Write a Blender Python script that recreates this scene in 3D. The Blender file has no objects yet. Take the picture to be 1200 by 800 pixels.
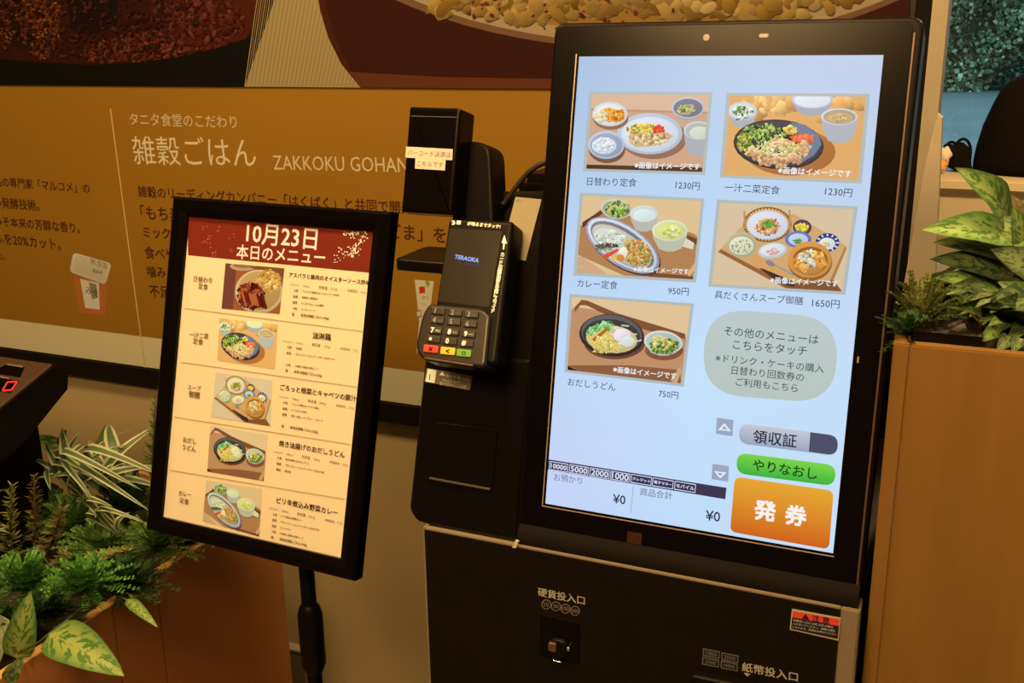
import bpy, bmesh, math, random
import numpy as np
from mathutils import Vector, Matrix
random.seed(7)
SC = bpy.context.scene
COL = SC.collection

# ---------------------------------------------------------------- camera
F_PX = 1218.0
AX = Vector((0.91730594, 0.10058196, -0.38527013))   # world X in camera axes (right, down, forward)
AY = Vector((0.39791924, -0.26678062, 0.87777467))
AZ = Vector((-0.0144943, -0.95849432, -0.28474295))
EYE = Vector((0, 0, 1.5))
cd = bpy.data.cameras.new('camera'); cam = bpy.data.objects.new('camera', cd); COL.objects.link(cam)
cd.sensor_width = 36.0; cd.lens = F_PX / 1200 * 36.0; cd.clip_start = 0.02; cd.clip_end = 300
right = Vector((AX[0], AY[0], AZ[0])); down = Vector((AX[1], AY[1], AZ[1])); fwd = Vector((AX[2], AY[2], AZ[2]))
m = Matrix((right, -down, -fwd)).transposed().to_4x4(); m.translation = EYE
cam.matrix_world = m; SC.camera = cam

# ---------------------------------------------------------------- sky
w = bpy.data.worlds.new('sky'); SC.world = w; w.use_nodes = True
bg = w.node_tree.nodes['Background']; bg.inputs[0].default_value = (0.50, 0.88, 1.0, 1); bg.inputs[1].default_value = 1.2

# ---------------------------------------------------------------- unseen warm lamps at ceiling height, placed for their light
WARM = (1.0, 0.60, 0.235)
def area(name, loc, target, size, power, col=WARM):
    l = bpy.data.lights.new(name, 'AREA'); l.shape = 'DISK'; l.size = size; l.energy = power; l.color = col
    o = bpy.data.objects.new(name, l); COL.objects.link(o); o.location = loc
    o.rotation_euler = (Vector(target) - Vector(loc)).to_track_quat('-Z', 'Y').to_euler()
    return o
area('unseen_lamp', (-0.35, 0.70, 2.74), (-0.5, 1.6, 0.6), 0.35, 34)
area('unseen_lamp', (-1.25, 0.70, 2.74), (-1.25, 1.6, 0.6), 0.35, 24)
area('unseen_lamp', (-2.5, 0.70, 2.74), (-2.3, 1.6, 0.6), 0.35, 12)
area('unseen_lamp', (-0.7, -0.7, 2.74), (-0.8, 1.2, 0.8), 0.9, 80)  # unseen lamp added to light the sign from the front
area('unseen_lamp', (0.9, -0.6, 2.74), (0.1, 1.3, 0.8), 0.9, 22)  # unseen lamp added to lift the right side
area('unseen_lamp', (1.0, 1.5, 2.74), (0.3, 1.5, 0.8), 0.30, 10)
area('unseen_lamp', (0.5, 4.5, 2.74), (0.3, 3.0, 0.8), 0.50, 70)
area('unseen_lamp', (0.8, 6.4, 2.74), (0.3, 8.4, 0.3), 0.50, 170)  # unseen lamp set to brighten the bench front

SC.view_settings.view_transform = 'Standard'; SC.view_settings.look = 'None'
SC.view_settings.gamma = 1.0; SC.view_settings.use_curve_mapping = False; SC.view_settings.exposure = 0.0
SC.cycles.use_denoising = True
SC.cycles.max_bounces = 6

# ================================================================ helpers
def lin(c):
    c = c / 255.0
    return c / 12.92 if c <= 0.04045 else ((c + 0.055) / 1.055) ** 2.4
def srgb(c): return (lin(c[0]), lin(c[1]), lin(c[2]))

def pixray(px, py):
    c = Vector((px - 600, py - 400, F_PX))
    return Vector((AX.dot(c), AY.dot(c), AZ.dot(c)))
def W(px, py, y):
    """point at room depth y seen in that direction of the photograph"""
    v = pixray(px, py); return EYE + v * (y / v.y)

class Plane:
    """a flat surface in the room with its own axes U (across), V (up), N (out of it)"""
    def __init__(s, o, U, V):
        s.o = Vector(o); s.U = Vector(U).normalized(); V = Vector(V); V -= s.U * V.dot(s.U)
        s.V = V.normalized(); s.N = s.U.cross(s.V)
    def px(s, x, y):
        v = pixray(x, y); k = s.N.dot(s.o - EYE) / s.N.dot(v); p = EYE + v * k - s.o
        return (p.dot(s.U), p.dot(s.V))
    def w(s, u, v, h=0.0): return s.o + s.U * u + s.V * v + s.N * h
    def shift(s, h): return Plane(s.w(0, 0, h), s.U, s.V)

def mat(name, base=(0.5, 0.5, 0.5), rough=0.6, metal=0.0, spec=0.5, coat=0.0, noise=None, bump=0.0, emit=None, es=0.0):
    mt = bpy.data.materials.new(name); mt.use_nodes = True; nt = mt.node_tree; b = nt.nodes['Principled BSDF']
    b.inputs['Base Color'].default_value = (*base, 1); b.inputs['Roughness'].default_value = rough
    b.inputs['Metallic'].default_value = metal; b.inputs['Specular IOR Level'].default_value = spec
    b.inputs['Coat Weight'].default_value = coat
    if emit: b.inputs['Emission Color'].default_value = (*emit, 1); b.inputs['Emission Strength'].default_value = es
    if noise:
        (sx, sy, sz), dark, light = noise[:3]
        tc = nt.nodes.new('ShaderNodeTexCoord'); mp = nt.nodes.new('ShaderNodeMapping'); mp.inputs['Scale'].default_value = (sx, sy, sz)
        nz = nt.nodes.new('ShaderNodeTexNoise'); nz.inputs['Scale'].default_value = 1; nz.inputs['Detail'].default_value = 6
        cr = nt.nodes.new('ShaderNodeValToRGB'); cr.color_ramp.elements[0].position = .3; cr.color_ramp.elements[1].position = .72
        cr.color_ramp.elements[0].color = (*dark, 1); cr.color_ramp.elements[1].color = (*light, 1)
        L = nt.links.new
        L(tc.outputs['Object'], mp.inputs['Vector']); L(mp.outputs[0], nz.inputs['Vector']); L(nz.outputs[0], cr.inputs[0]); L(cr.outputs[0], b.inputs['Base Color'])
        if bump:
            bp = nt.nodes.new('ShaderNodeBump'); bp.inputs['Strength'].default_value = bump; bp.inputs['Distance'].default_value = .002
            L(nz.outputs[0], bp.inputs['Height']); L(bp.outputs[0], b.inputs['Normal'])
    return mt
def attr_mat(name, rough=0.6, spec=0.4, emissive=False, strength=1.0, coat=0.0):
    mt = bpy.data.materials.new(name); mt.use_nodes = True; nt = mt.node_tree; b = nt.nodes['Principled BSDF']
    at = nt.nodes.new('ShaderNodeAttribute'); at.attribute_name = 'Col'
    b.inputs['Roughness'].default_value = rough; b.inputs['Specular IOR Level'].default_value = spec; b.inputs['Coat Weight'].default_value = coat
    if emissive:
        b.inputs['Base Color'].default_value = (0.005, 0.005, 0.005, 1)
        nt.links.new(at.outputs['Color'], b.inputs['Emission Color']); b.inputs['Emission Strength'].default_value = strength
    else: nt.links.new(at.outputs['Color'], b.inputs['Base Color'])
    return mt

def link(name, me, mt, parent=None):
    o = bpy.data.objects.new(name, me); COL.objects.link(o)
    if mt is not None: me.materials.append(mt)
    if parent is not None:
        o.parent = parent
        p, M = parent, Matrix.Identity(4)
        while p is not None: M = M @ Matrix.Identity(4); p = p.parent
        o.matrix_parent_inverse = wm(parent).inverted()
    return o
def wm(o):
    M = o.matrix_basis.copy()
    if o.parent: M = wm(o.parent) @ o.matrix_parent_inverse @ M
    return M
def tag(o, label=None, cat=None, group=None, kind=None):
    if label: o['label'] = label
    if cat: o['category'] = cat
    if group: o['group'] = group
    if kind: o['kind'] = kind
    return o
def thing(name, label, cat, loc=(0, 0, 0), group=None):
    o = bpy.data.objects.new(name, None); COL.objects.link(o); o.location = loc; o.empty_display_size = .05
    return tag(o, label, cat, group)
def mesh(name, vs, fs, mt, parent=None, smooth=False):
    me = bpy.data.meshes.new(name); me.from_pydata([tuple(v) for v in vs], [], fs); me.update()
    if smooth: me.polygons.foreach_set('use_smooth', [True] * len(me.polygons))
    return link(name, me, mt, parent)

class MB:
    def __init__(s): s.v = []; s.f = []; s.uv = None
    def add(s, vs, fs):
        b = len(s.v); s.v += [Vector(v) for v in vs]; s.f += [[i + b for i in f] for f in fs]
    def box(s, a, b):
        x0, y0, z0 = a; x1, y1, z1 = b
        s.add([(x0, y0, z0), (x1, y0, z0), (x1, y1, z0), (x0, y1, z0), (x0, y0, z1), (x1, y0, z1), (x1, y1, z1), (x0, y1, z1)],
              [(3, 2, 1, 0), (4, 5, 6, 7), (0, 1, 5, 4), (1, 2, 6, 5), (2, 3, 7, 6), (3, 0, 4, 7)])
    def slab(s, P, pts, h0, h1, bev=0.0, seg=3):
        """closed outline (u,v) on plane P, raised from h0 to h1, front edge rounded by bev"""
        n = len(pts); ar = sum(pts[i][0] * pts[(i + 1) % n][1] - pts[(i + 1) % n][0] * pts[i][1] for i in range(n))
        if ar < 0: pts = pts[::-1]
        rings = [(h0, 0.0)]
        if bev > 0:
            for k in range(seg + 1):
                a = k / seg * math.pi / 2; rings.append((h1 - bev + bev * math.sin(a), bev * (1 - math.cos(a))))
        else: rings.append((h1, 0.0))
        vs = []
        for h, ins in rings:
            q = inset(pts, ins) if ins else pts
            vs += [P.w(u, v, h) for u, v in q]
        fs = [list(range(n))[::-1]]
        for r in range(len(rings) - 1):
            for i in range(n):
                j = (i + 1) % n; fs.append([r * n + i, r * n + j, (r + 1) * n + j, (r + 1) * n + i])
        fs.append([(len(rings) - 1) * n + i for i in range(n)])
        s.add(vs, fs)
    def tube(s, pts, rad, seg=10, cap=True):
        pts = [Vector(p) for p in pts]; n = len(pts)
        rs = rad if isinstance(rad, (list, tuple)) else [rad] * n
        up = Vector((0, 0, 1)); vs = []; fs = []; prev = None
        for i, p in enumerate(pts):
            t = (pts[min(i + 1, n - 1)] - pts[max(i - 1, 0)]).normalized()
            a = prev if prev is not None else (up if abs(t.z) < .9 else Vector((1, 0, 0)))
            a = (a - t * a.dot(t)).normalized(); prev = a; b = t.cross(a)
            vs += [p + (a * math.cos(q) + b * math.sin(q)) * rs[i] for q in (k / seg * 2 * math.pi for k in range(seg))]
        for i in range(n - 1):
            for k in range(seg):
                l = (k + 1) % seg; fs.append([i * seg + k, i * seg + l, (i + 1) * seg + l, (i + 1) * seg + k])
        if cap: fs.append(list(range(seg))[::-1]); fs.append([(n - 1) * seg + k for k in range(seg)])
        s.add(vs, fs)
    def lathe(s, c, prof, seg=28):
        c = Vector(c); n = len(prof); vs = []; fs = []
        for r, z in prof: vs += [c + Vector((r * math.cos(q), r * math.sin(q), z)) for q in (k / seg * 2 * math.pi for k in range(seg))]
        for i in range(n - 1):
            for k in range(seg):
                l = (k + 1) % seg; fs.append([i * seg + k, i * seg + l, (i + 1) * seg + l, (i + 1) * seg + k])
        fs.append(list(range(seg))[::-1]); fs.append([(n - 1) * seg + k for k in range(seg)])
        s.add(vs, fs)
    def build(s, name, mt, parent=None, smooth=False, auto=None):
        o = mesh(name, s.v, s.f, mt, parent, smooth)
        if auto is not None:
            me = o.data; me.polygons.foreach_set('use_smooth', [True] * len(me.polygons)); me.set_sharp_from_angle(angle=math.radians(auto))
        return o
def inset(pts, d):
    n = len(pts); out = []
    for i in range(n):
        a, b, c = Vector(pts[i - 1]), Vector(pts[i]), Vector(pts[(i + 1) % n])
        e1 = (b - a).normalized(); e2 = (c - b).normalized()
        n1 = Vector((-e1.y, e1.x)); n2 = Vector((-e2.y, e2.x)); k = 1 + n1.dot(n2)
        out.append(tuple(b + (n1 + n2) * (d / max(k, .3))))
    return out
def rounded(pts, r, seg=5):
    n = len(pts); out = []
    for i in range(n):
        a, b, c = Vector(pts[i - 1]), Vector(pts[i]), Vector(pts[(i + 1) % n])
        rr = r[i] if isinstance(r, (list, tuple)) else r
        rr = min(rr, (a - b).length * .49, (c - b).length * .49)
        if rr <= 0: out.append(tuple(b)); continue
        p = b + (a - b).normalized() * rr; q = b + (c - b).normalized() * rr
        for k in range(seg + 1):
            t = k / seg; out.append(tuple(p * (1 - t) ** 2 + b * 2 * t * (1 - t) + q * t * t))
    return out
def rrect(cu, cv, w_, h_, r, seg=5): return rounded([(cu - w_ / 2, cv - h_ / 2), (cu + w_ / 2, cv - h_ / 2), (cu + w_ / 2, cv + h_ / 2), (cu - w_ / 2, cv + h_ / 2)], r, seg)
def box(name, a, b, mt, parent=None, bev=0.0):
    q = MB(); q.box([min(a[i], b[i]) for i in range(3)], [max(a[i], b[i]) for i in range(3)]); o = q.build(name, mt, parent)
    if bev:
        bm = bmesh.new(); bm.from_mesh(o.data); bmesh.ops.bevel(bm, geom=bm.edges[:], offset=bev, segments=2, affect='EDGES'); bm.to_mesh(o.data); bm.free()
    return o
def slab(name, P, pts, h0, h1, mt, parent=None, bev=0.0, seg=3):
    q = MB(); q.slab(P, pts, h0, h1, bev, seg); return q.build(name, mt, parent)

# ---------------------------------------------------------------- flat print: coloured shapes lying on a plane, each layer a hair above the last
_glyph = {}
def glyphs(s, bold=0.0):
    k = (s, bold)
    if k not in _glyph:
        c = bpy.data.curves.new('lettering', 'FONT'); c.body = s; c.size = 1; c.resolution_u = 2; c.offset = bold
        o = bpy.data.objects.new('lettering', c); COL.objects.link(o)
        dg = bpy.context.evaluated_depsgraph_get(); me = bpy.data.meshes.new_from_object(o.evaluated_get(dg))
        v = np.zeros(len(me.vertices) * 3); me.vertices.foreach_get('co', v); v = v.reshape(-1, 3)[:, :2]
        f = [list(p.vertices) for p in me.polygons]
        bpy.data.objects.remove(o); bpy.data.curves.remove(c); bpy.data.meshes.remove(me)
        _glyph[k] = (v, f)
    return _glyph[k]
class Art:
    def __init__(s, P, h0=0.0002, dh=0.00002, fn=None):
        s.P = P; s.h = h0; s.dh = dh; s.v = []; s.f = []; s.c = []; s.T = None; s.clip = None; s.fn = fn or srgb
    def up(s): s.h += s.dh
    def _put(s, uv, cols):
        b = len(s.v); s.v += [s.P.w(u, v, s.h) for u, v in uv]; s.f.append(list(range(b, b + len(uv)))); s.c += cols
    def poly(s, pts, col, uv=False):
        """pts in drawing coordinates (through s.T) or in plane uv; clipped to s.clip"""
        if s.clip and not uv: pts = clip(pts, s.clip)
        if len(pts) < 3: return
        if not uv: pts = [s.P.px(*(s.T(*p) if s.T else p)) for p in pts]
        n = len(pts); ar = sum(pts[i][0] * pts[(i + 1) % n][1] - pts[(i + 1) % n][0] * pts[i][1] for i in range(n))
        if ar < 0: pts = pts[::-1]
        s._put(pts, [s.fn(col)] * len(pts))
    def shaded(s, pts, col, cx, cy, r, k):
        if s.clip: pts = clip(pts, s.clip)
        if len(pts) < 3: return
        cols = [s.fn(tuple(min(255, c * (1 - k * max(-1, min(1, ((y - cy) * .8 + (x - cx) * .4) / r)))) for c in col)) for x, y in pts]
        pts = [s.uv(p) for p in pts]; n = len(pts); ar = sum(pts[i][0] * pts[(i + 1) % n][1] - pts[(i + 1) % n][0] * pts[i][1] for i in range(n))
        if ar < 0: pts = pts[::-1]; cols = cols[::-1]
        s._put(pts, cols)
    def quad(s, pts, cols):
        uv = [s.P.px(*(s.T(*p) if s.T else p)) for p in pts]; ar = sum(uv[i][0] * uv[(i + 1) % 4][1] - uv[(i + 1) % 4][0] * uv[i][1] for i in range(4))
        cols = [s.fn(c) for c in cols]
        if ar < 0: uv = uv[::-1]; cols = cols[::-1]
        s._put(uv, cols)
    def ell(s, cx, cy, rx, ry, col, rot=0, n=26, jag=0, up=True, k=.07):
        c, q = math.cos(math.radians(rot)), math.sin(math.radians(rot)); pts = []
        for i_ in range(n):
            a = 2 * math.pi * i_ / n; j = 1 + random.uniform(-jag, jag); x = rx * j * math.cos(a); y = ry * j * math.sin(a)
            pts.append((cx + x * c - y * q, cy + x * q + y * c))
        if up: s.up()
        s.shaded(pts, col, cx, cy, max(rx, ry), k)
    def scatter(s, cx, cy, rx, ry, n, size, pal, rot=0, el=1.6):
        c, q = math.cos(math.radians(rot)), math.sin(math.radians(rot))
        n = int(n * 1.9); size *= .74
        for k in range(n):
            a = random.uniform(0, 2 * math.pi); r = math.sqrt(random.random()); x = rx * r * math.cos(a); y = ry * r * math.sin(a)
            col = random.choice(pal); j = random.uniform(-20, 20); col = tuple(min(255, max(0, t + j)) for t in col)
            z = size * random.uniform(.5, 1.25); s.h += s.dh * .03
            s.ell(cx + x * c - y * q, cy + x * q + y * c, z * random.uniform(1, el), z / random.uniform(1, el), col, random.uniform(0, 180), 8, .2, up=False, k=.28)
    def line(s, a, b, wd, col):
        a = Vector(a); b = Vector(b); d = (b - a).normalized(); nn = Vector((-d.y, d.x)) * wd / 2
        s.poly([tuple(a + nn), tuple(b + nn), tuple(b - nn), tuple(a - nn)], col)
    def uv(s, p): return s.P.px(*(s.T(*p) if s.T else p))
    def rgrad(s, q, r, c0, c1):
        """rounded four-cornered shape (top left, top right, bottom right, bottom left) running from colour c0 at its top to c1"""
        s.up(); o = rounded([s.uv(p) for p in q], r, 8); v0 = max(p[1] for p in o); v1 = min(p[1] for p in o)
        if sum(o[i][0] * o[(i + 1) % len(o)][1] - o[(i + 1) % len(o)][0] * o[i][1] for i in range(len(o))) < 0: o = o[::-1]
        s._put(o, [s.fn(tuple(c0[k] + (c1[k] - c0[k]) * (v0 - p[1]) / (v0 - v1) for k in range(3))) for p in o])
    def text(s, t, A, B, col, sy=1.0, bold=0.0, uv=False, ref=None):
        """lettering whose box runs from A to B (drawing coordinates, through the middle of the line)"""
        a, b = (Vector(A), Vector(B)) if uv else (Vector(s.uv(A)), Vector(s.uv(B)))
        V, Fc = glyphs(t)
        if len(V) == 0: return
        lo = V.min(0); hi = V.max(0); wd = hi[0] - lo[0]; k = (b - a).length / wd; ce = (lo[1] + hi[1]) / 2
        d = (b - a).normalized()
        if ref:
            rv = glyphs(ref)[0]; k = (b - a).length / (rv.max(0)[0] - rv.min(0)[0]); a = (a + b) / 2 - d * (wd * k / 2)
        nn = Vector((-d.y, d.x)); s.up(); base = len(s.v); cc = s.fn(col)
        for n_, (ox, oy) in enumerate(((0, 0),) if bold < .005 else ((-bold, -bold), (bold, bold), (bold, -bold), (-bold, bold))):
            base = len(s.v); hh = s.h + n_ * 2e-6
            for x, y in V:
                q = a + d * ((x - lo[0] + ox) * k) + nn * ((y - ce + oy) * k * sy); s.v.append(s.P.w(q.x, q.y, hh))
            for f in Fc: s.f.append([i + base for i in f]); s.c += [cc] * len(f)
    def vtext(s, t, A, B, col, size=1.0, bold=0.0):
        n = len(t)
        for i, ch in enumerate(t):
            c = Vector(A).lerp(Vector(B), (i + .5) / n); h = (Vector(B) - Vector(A)).length / n * .42 * size
            s.text(ch, (c.x - h, c.y - h * .1), (c.x + h, c.y + h * .1), col, bold=bold, ref='国')
    def build(s, name, mt, parent=None):
        me = bpy.data.meshes.new(name); me.from_pydata([tuple(v) for v in s.v], [], s.f); me.update()
        at = me.color_attributes.new('Col', 'FLOAT_COLOR', 'CORNER')
        arr = np.ones((len(s.c), 4), dtype=np.float32); arr[:, :3] = np.array(s.c)[:len(s.c)]
        at.data.foreach_set('color', arr.ravel()); return link(name, me, mt, parent)
def clip(pts, quad):
    n = len(quad); ar = sum(quad[i][0] * quad[(i + 1) % n][1] - quad[(i + 1) % n][0] * quad[i][1] for i in range(n)); sg = 1 if ar > 0 else -1
    for i in range(n):
        ax, ay = quad[i]; bx, by = quad[(i + 1) % n]; out = []
        side = lambda p: sg * ((bx - ax) * (p[1] - ay) - (by - ay) * (p[0] - ax))
        for k in range(len(pts)):
            p, q = pts[k - 1], pts[k]; sp, sq = side(p), side(q)
            if (sp >= 0) != (sq >= 0):
                t = sp / (sp - sq); out.append((p[0] + (q[0] - p[0]) * t, p[1] + (q[1] - p[1]) * t))
            if sq >= 0: out.append(q)
        pts = out
        if len(pts) < 3: return []
    return pts
def homog(src, dst):
    A = []; B = []
    for (x, y), (u, v) in zip(src, dst):
        A.append([x, y, 1, 0, 0, 0, -u * x, -u * y]); B.append(u); A.append([0, 0, 0, x, y, 1, -v * x, -v * y]); B.append(v)
    h = np.linalg.solve(np.array(A, float), np.array(B, float))
    return lambda x, y: ((h[0] * x + h[1] * y + h[2]) / (h[6] * x + h[7] * y + 1), (h[3] * x + h[4] * y + h[5]) / (h[6] * x + h[7] * y + 1))
def zoomT(ox, oy, k): return lambda x, y: (ox + x / k, oy + y / k)

# ---------------------------------------------------------------- materials
M_black = mat('black_plastic', (0.0035, 0.0028, 0.0026), .38, spec=.12)
M_gloss = mat('black_gloss', (0.0025, 0.0018, 0.0018), .22, spec=.11)
M_matte = mat('black_matte', (0.005, 0.0038, 0.003), .7, spec=.08)
M_panel = mat('dark_brown_steel', (0.007, 0.005, 0.004), .5, spec=.12, noise=((30, 30, 30), (.006, .0045, .0036), (.0075, .0055, .0045)))
M_taupe = mat('taupe_metal', (0.26, 0.22, 0.17), .4, metal=.3)
M_bronze = mat('bronze_trim', (0.12, 0.08, 0.06), .35, metal=.6)
M_grey = mat('grey_plastic', (0.06, 0.05, 0.045), .45)
M_chrome = mat('chrome', (0.6, 0.6, 0.6), .18, metal=1)
M_paper = mat('white_paper', (0.52, 0.52, 0.50), .8)
M_plaster = mat('lower_wall_plaster', (0.2, 0.17, 0.1), .9, noise=((3.5, 3.5, 3.5), (.29, .24, .13), (.335, .28, .155)))
M_wallp = mat('upper_wall_paint', (.4, .36, .28), .9)
M_ceil = mat('ceiling_paint', (.55, .5, .42), .9)
M_floor = mat('floor_tile', (.2, .16, .11), .5, noise=((4, 4, 4), (.15, .12, .08), (.22, .18, .12)))
M_oak = mat('oak_veneer', (.42, .28, .12), .5, spec=.25, noise=((22, 22, 1.6), (.18, .098, .026), (.24, .132, .036)))
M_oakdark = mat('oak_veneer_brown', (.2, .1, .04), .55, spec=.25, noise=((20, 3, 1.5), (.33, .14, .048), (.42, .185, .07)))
M_oakrim = mat('oak_rim', (.4, .24, .1), .5, noise=((20, 3, 1.5), (.46, .27, .10), (.55, .33, .13)))
M_post = mat('oak_post', (.6, .45, .3), .5, noise=((30, 30, 1.2), (.26, .235, .185), (.36, .32, .26)))
M_cream = mat('cream_panel', (.36, .33, .27), .6)
M_soil = mat('dark_soil', (.015, .011, .008), .95)
M_print = attr_mat('printed_paper', .6, .1)
M_printg = attr_mat('printed_gloss', .3, .4)
M_screen = attr_mat('lit_display', .3, .12, True, 1.0)
M_skin = mat('skin', (.5, .3, .2), .5)
M_cloth = mat('black_cloth', (.006, .004, .004), .9, spec=.1)

# ================================================================ the setting
YW = 1.70
def struct(o): o['kind'] = 'structure'; return o
struct(box('floor', (-4.2, -3, -.05), (4, 10, 0), M_floor))
struct(box('ceiling', (-4.2, -3, 2.8), (4, 10, 2.86), M_ceil))
struct(box('wall_back', (-4.2, YW + .006, 0), (-.092, YW + .13, 2.8), M_plaster))
struct(box('wall_left', (-4.3, -3, 0), (-4.2, 10, 2.8), M_wallp))
struct(box('wall_right', (4, -3, 0), (4.1, 10, 2.8), M_wallp))
struct(box('wall_front', (-4.2, -3.1, 0), (4, -3, 2.8), M_wallp))
struct(box('wall_far', (-4.2, 10, 0), (4, 10.12, .22), M_wallp))
struct(box('wall_far', (-4.2, 10, .22), (-1.6, 10.12, 2.8), M_wallp))
struct(box('trim_1', (-4.2, YW - .014, .755), (-.095, YW + .006, .795), M_matte))
struct(box('trim_2', (-.0915, YW - .02, 0), (-.0705, YW + .13, 2.8), M_matte))
struct(box('trim_3', (-.070, YW - .02, 0), (-.048, YW + .13, 2.8), M_post))
struct(box('baseboard_back', (-4.2, YW - .012, 0), (-1.27, YW + .006, .163), mat('baseboard', (.12, .1, .06), .7)))
struct(box('trim_4', (-4.2, YW - .016, .163), (-1.272, YW + .006, .168), M_cream))
# the window onto the street
wn = thing('window_1', None, None, (1.2, 10.06, .22)); struct(wn)
for a, b in (((-1.6, 10.02, .22), (4, 10.1, .25)), ((-1.6, 10.02, 2.72), (4, 10.1, 2.8)), ((-1.6, 10.02, .25), (-1.54, 10.1, 2.72)), ((2.2, 10.02, .25), (2.26, 10.1, 2.72))):
    box('window_frame', a, b, M_matte, wn)
mg = bpy.data.materials.new('window_glass'); mg.use_nodes = True; nt = mg.node_tree; nt.nodes.remove(nt.nodes['Principled BSDF'])
tr = nt.nodes.new('ShaderNodeBsdfTransparent'); tr.inputs[0].default_value = (.93, .97, .97, 1); gl = nt.nodes.new('ShaderNodeBsdfGlossy'); gl.inputs['Roughness'].default_value = .02; mx = nt.nodes.new('ShaderNodeMixShader'); mx.inputs[0].default_value = .05
nt.links.new(tr.outputs[0], mx.inputs[1]); nt.links.new(gl.outputs[0], mx.inputs[2]); nt.links.new(mx.outputs[0], nt.nodes['Material Output'].inputs[0])
for a, b in (((-1.54, 10.055, .25), (2.2, 10.061, 2.72)), ((2.26, 10.055, .25), (4, 10.061, 2.72))): box('window_pane', a, b, mg, wn)
struct(box('ground', (-30, 10.13, -.08), (40, 60, -.03), mat('asphalt', (.2, .24, .26), .85, noise=((1.2, .5, 1), (.18, .215, .235), (.225, .26, .28)))))

# hedge across the road
hedge = thing('hedge', 'tall green hedge across the road outside the window', 'hedge', (3, 28, 0))
random.seed(3)
def leafmat(name, cols, rough=.5):
    mt = bpy.data.materials.new(name); mt.use_nodes = True; nt = mt.node_tree; b = nt.nodes['Principled BSDF']; b.inputs['Roughness'].default_value = rough
    b.inputs['Specular IOR Level'].default_value = .3
    g = nt.nodes.new('ShaderNodeNewGeometry'); r = nt.nodes.new('ShaderNodeValToRGB'); r.color_ramp.elements[0].color = (*cols[0], 1); r.color_ramp.elements[1].color = (*cols[-1], 1)
    if len(cols) > 2:
        e = r.color_ramp.elements.new(.5); e.color = (*cols[1], 1)
    nt.links.new(g.outputs['Random Per Island'], r.inputs[0]); nt.links.new(r.outputs[0], b.inputs['Base Color']); return mt
q = MB(); rr = random.random
for i in range(30000):
    x = random.uniform(-3.5, 6.0); z = random.uniform(0.0, 4.6); y = 28 + random.uniform(0, .9) + .35 * math.sin(x * 1.7 + z * 1.3) + .3 * math.sin(x * 4.1 - z * 2.7)
    s_ = random.uniform(.06, .15); d = Vector((random.uniform(-1, 1), random.uniform(-.8, .3), random.uniform(-1, 1))).normalized()
    e = d.cross(Vector((random.uniform(-1, 1), random.uniform(-.3, .3), random.uniform(-1, 1)))).normalized() * s_ * .5; p = Vector((x, y, z))
    q.add([p, p + d * s_ * .5 + e, p + d * s_, p + d * s_ * .5 - e], [(0, 1, 2, 3)])
o = q.build('foliage', leafmat('hedge_leaves', [(.07, .12, .07), (.26, .36, .20), (.70, .78, .55)]), hedge); o['kind'] = 'stuff'
q = MB(); q.box((-4, 28.9, 0), (6.5, 29.5, 4.5)); q.build('shade_backing', mat('hedge_shade', (.05, .085, .065), .9), hedge)  # dark box behind the leaves, its colour stands for the hedge's inner shade

# ================================================================ far room: bench, bag, person, low partition
pt = thing('low_partition', 'pale cream low partition with a slanting edge beside the oak post', 'partition', (-.05, 1.62, 0))
PQ = Plane((0, 1.62, 1.0), (1, 0, 0), (0, 0, 1)); o_ = [PQ.px(*p) for p in ((1099, 133), (1105, 138), (1098, 292), (1094, 400), (1047, 400), (1067, 290), (1085, 190))]
o_ = o_[:4] + [(o_[3][0], -1.0), (o_[4][0], -1.0)] + o_[4:]
slab('partition_panel', PQ, o_, -.022, 0, M_cream, pt, .002)
bn = thing('bench', 'beige upholstered bench along the window behind the plants', 'bench', (.6, 8.8, 0))
M_bench = mat('bench_vinyl', (.62, .56, .42), .6)
box('seat', (-1.2, 8.25, .34), (2.6, 8.85, .435), M_bench, bn, .02)
box('bench_base', (-1.18, 8.31, 0), (2.58, 8.8, .34), mat('bench_base_wood', (.55, .50, .38), .6), bn)
bag = thing('shoulder_bag', 'black soft bag with a looped strap lying on the bench', 'bag', (.02, 8.68, .435))
bm = bmesh.new(); bmesh.ops.create_icosphere(bm, subdivisions=3, radius=1)
for v in bm.verts:
    k = 1 + .10 * math.sin(v.co.x * 5 + v.co.y * 3) + .07 * math.sin(v.co.z * 7 + v.co.x * 4)
    v.co = Vector((-.075 + v.co.x * .115 * k, 8.68 + v.co.y * .10 * k, max(.436, .53 + v.co.z * .115 * k - .04 * v.co.x)))
me = bpy.data.meshes.new('bag_body'); bm.to_mesh(me); bm.free(); me.polygons.foreach_set('use_smooth', [True] * len(me.polygons)); link('bag_body', me, M_cloth, bag)
for cx, rx, rz, yy in ((-.05, .06, .11, 8.66), (-.13, .045, .08, 8.72)):
    q = MB(); q.tube([(cx + rx * math.cos(a), yy, .57 + rz * math.sin(a)) for a in (k / 14 * math.pi for k in range(15))], .011, 8); q.build('strap', M_cloth, bag, True)
sc_ = thing('scarf', 'crumpled orange and white cloth beside the black bag', 'cloth', (-.17, 8.55, .435))
for k, (c, nm) in enumerate((((.75, .38, .12), 'orange_fold'), ((.75, .7, .6), 'white_fold'))):
    bm = bmesh.new(); bmesh.ops.create_icosphere(bm, subdivisions=3, radius=1)
    for v in bm.verts:
        kk = 1 + .16 * math.sin(v.co.x * 7 + v.co.z * 5 + k) ; v.co = Vector((-.19 + .02 * k + v.co.x * .05 * kk, 8.50 + v.co.y * .05, max(.437, .50 + k * .075 + v.co.z * .06 * kk)))
    me = bpy.data.meshes.new(nm); bm.to_mesh(me); bm.free(); me.polygons.foreach_set('use_smooth', [True] * len(me.polygons)); link(nm, me, mat(nm, c, .8), sc_)

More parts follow.
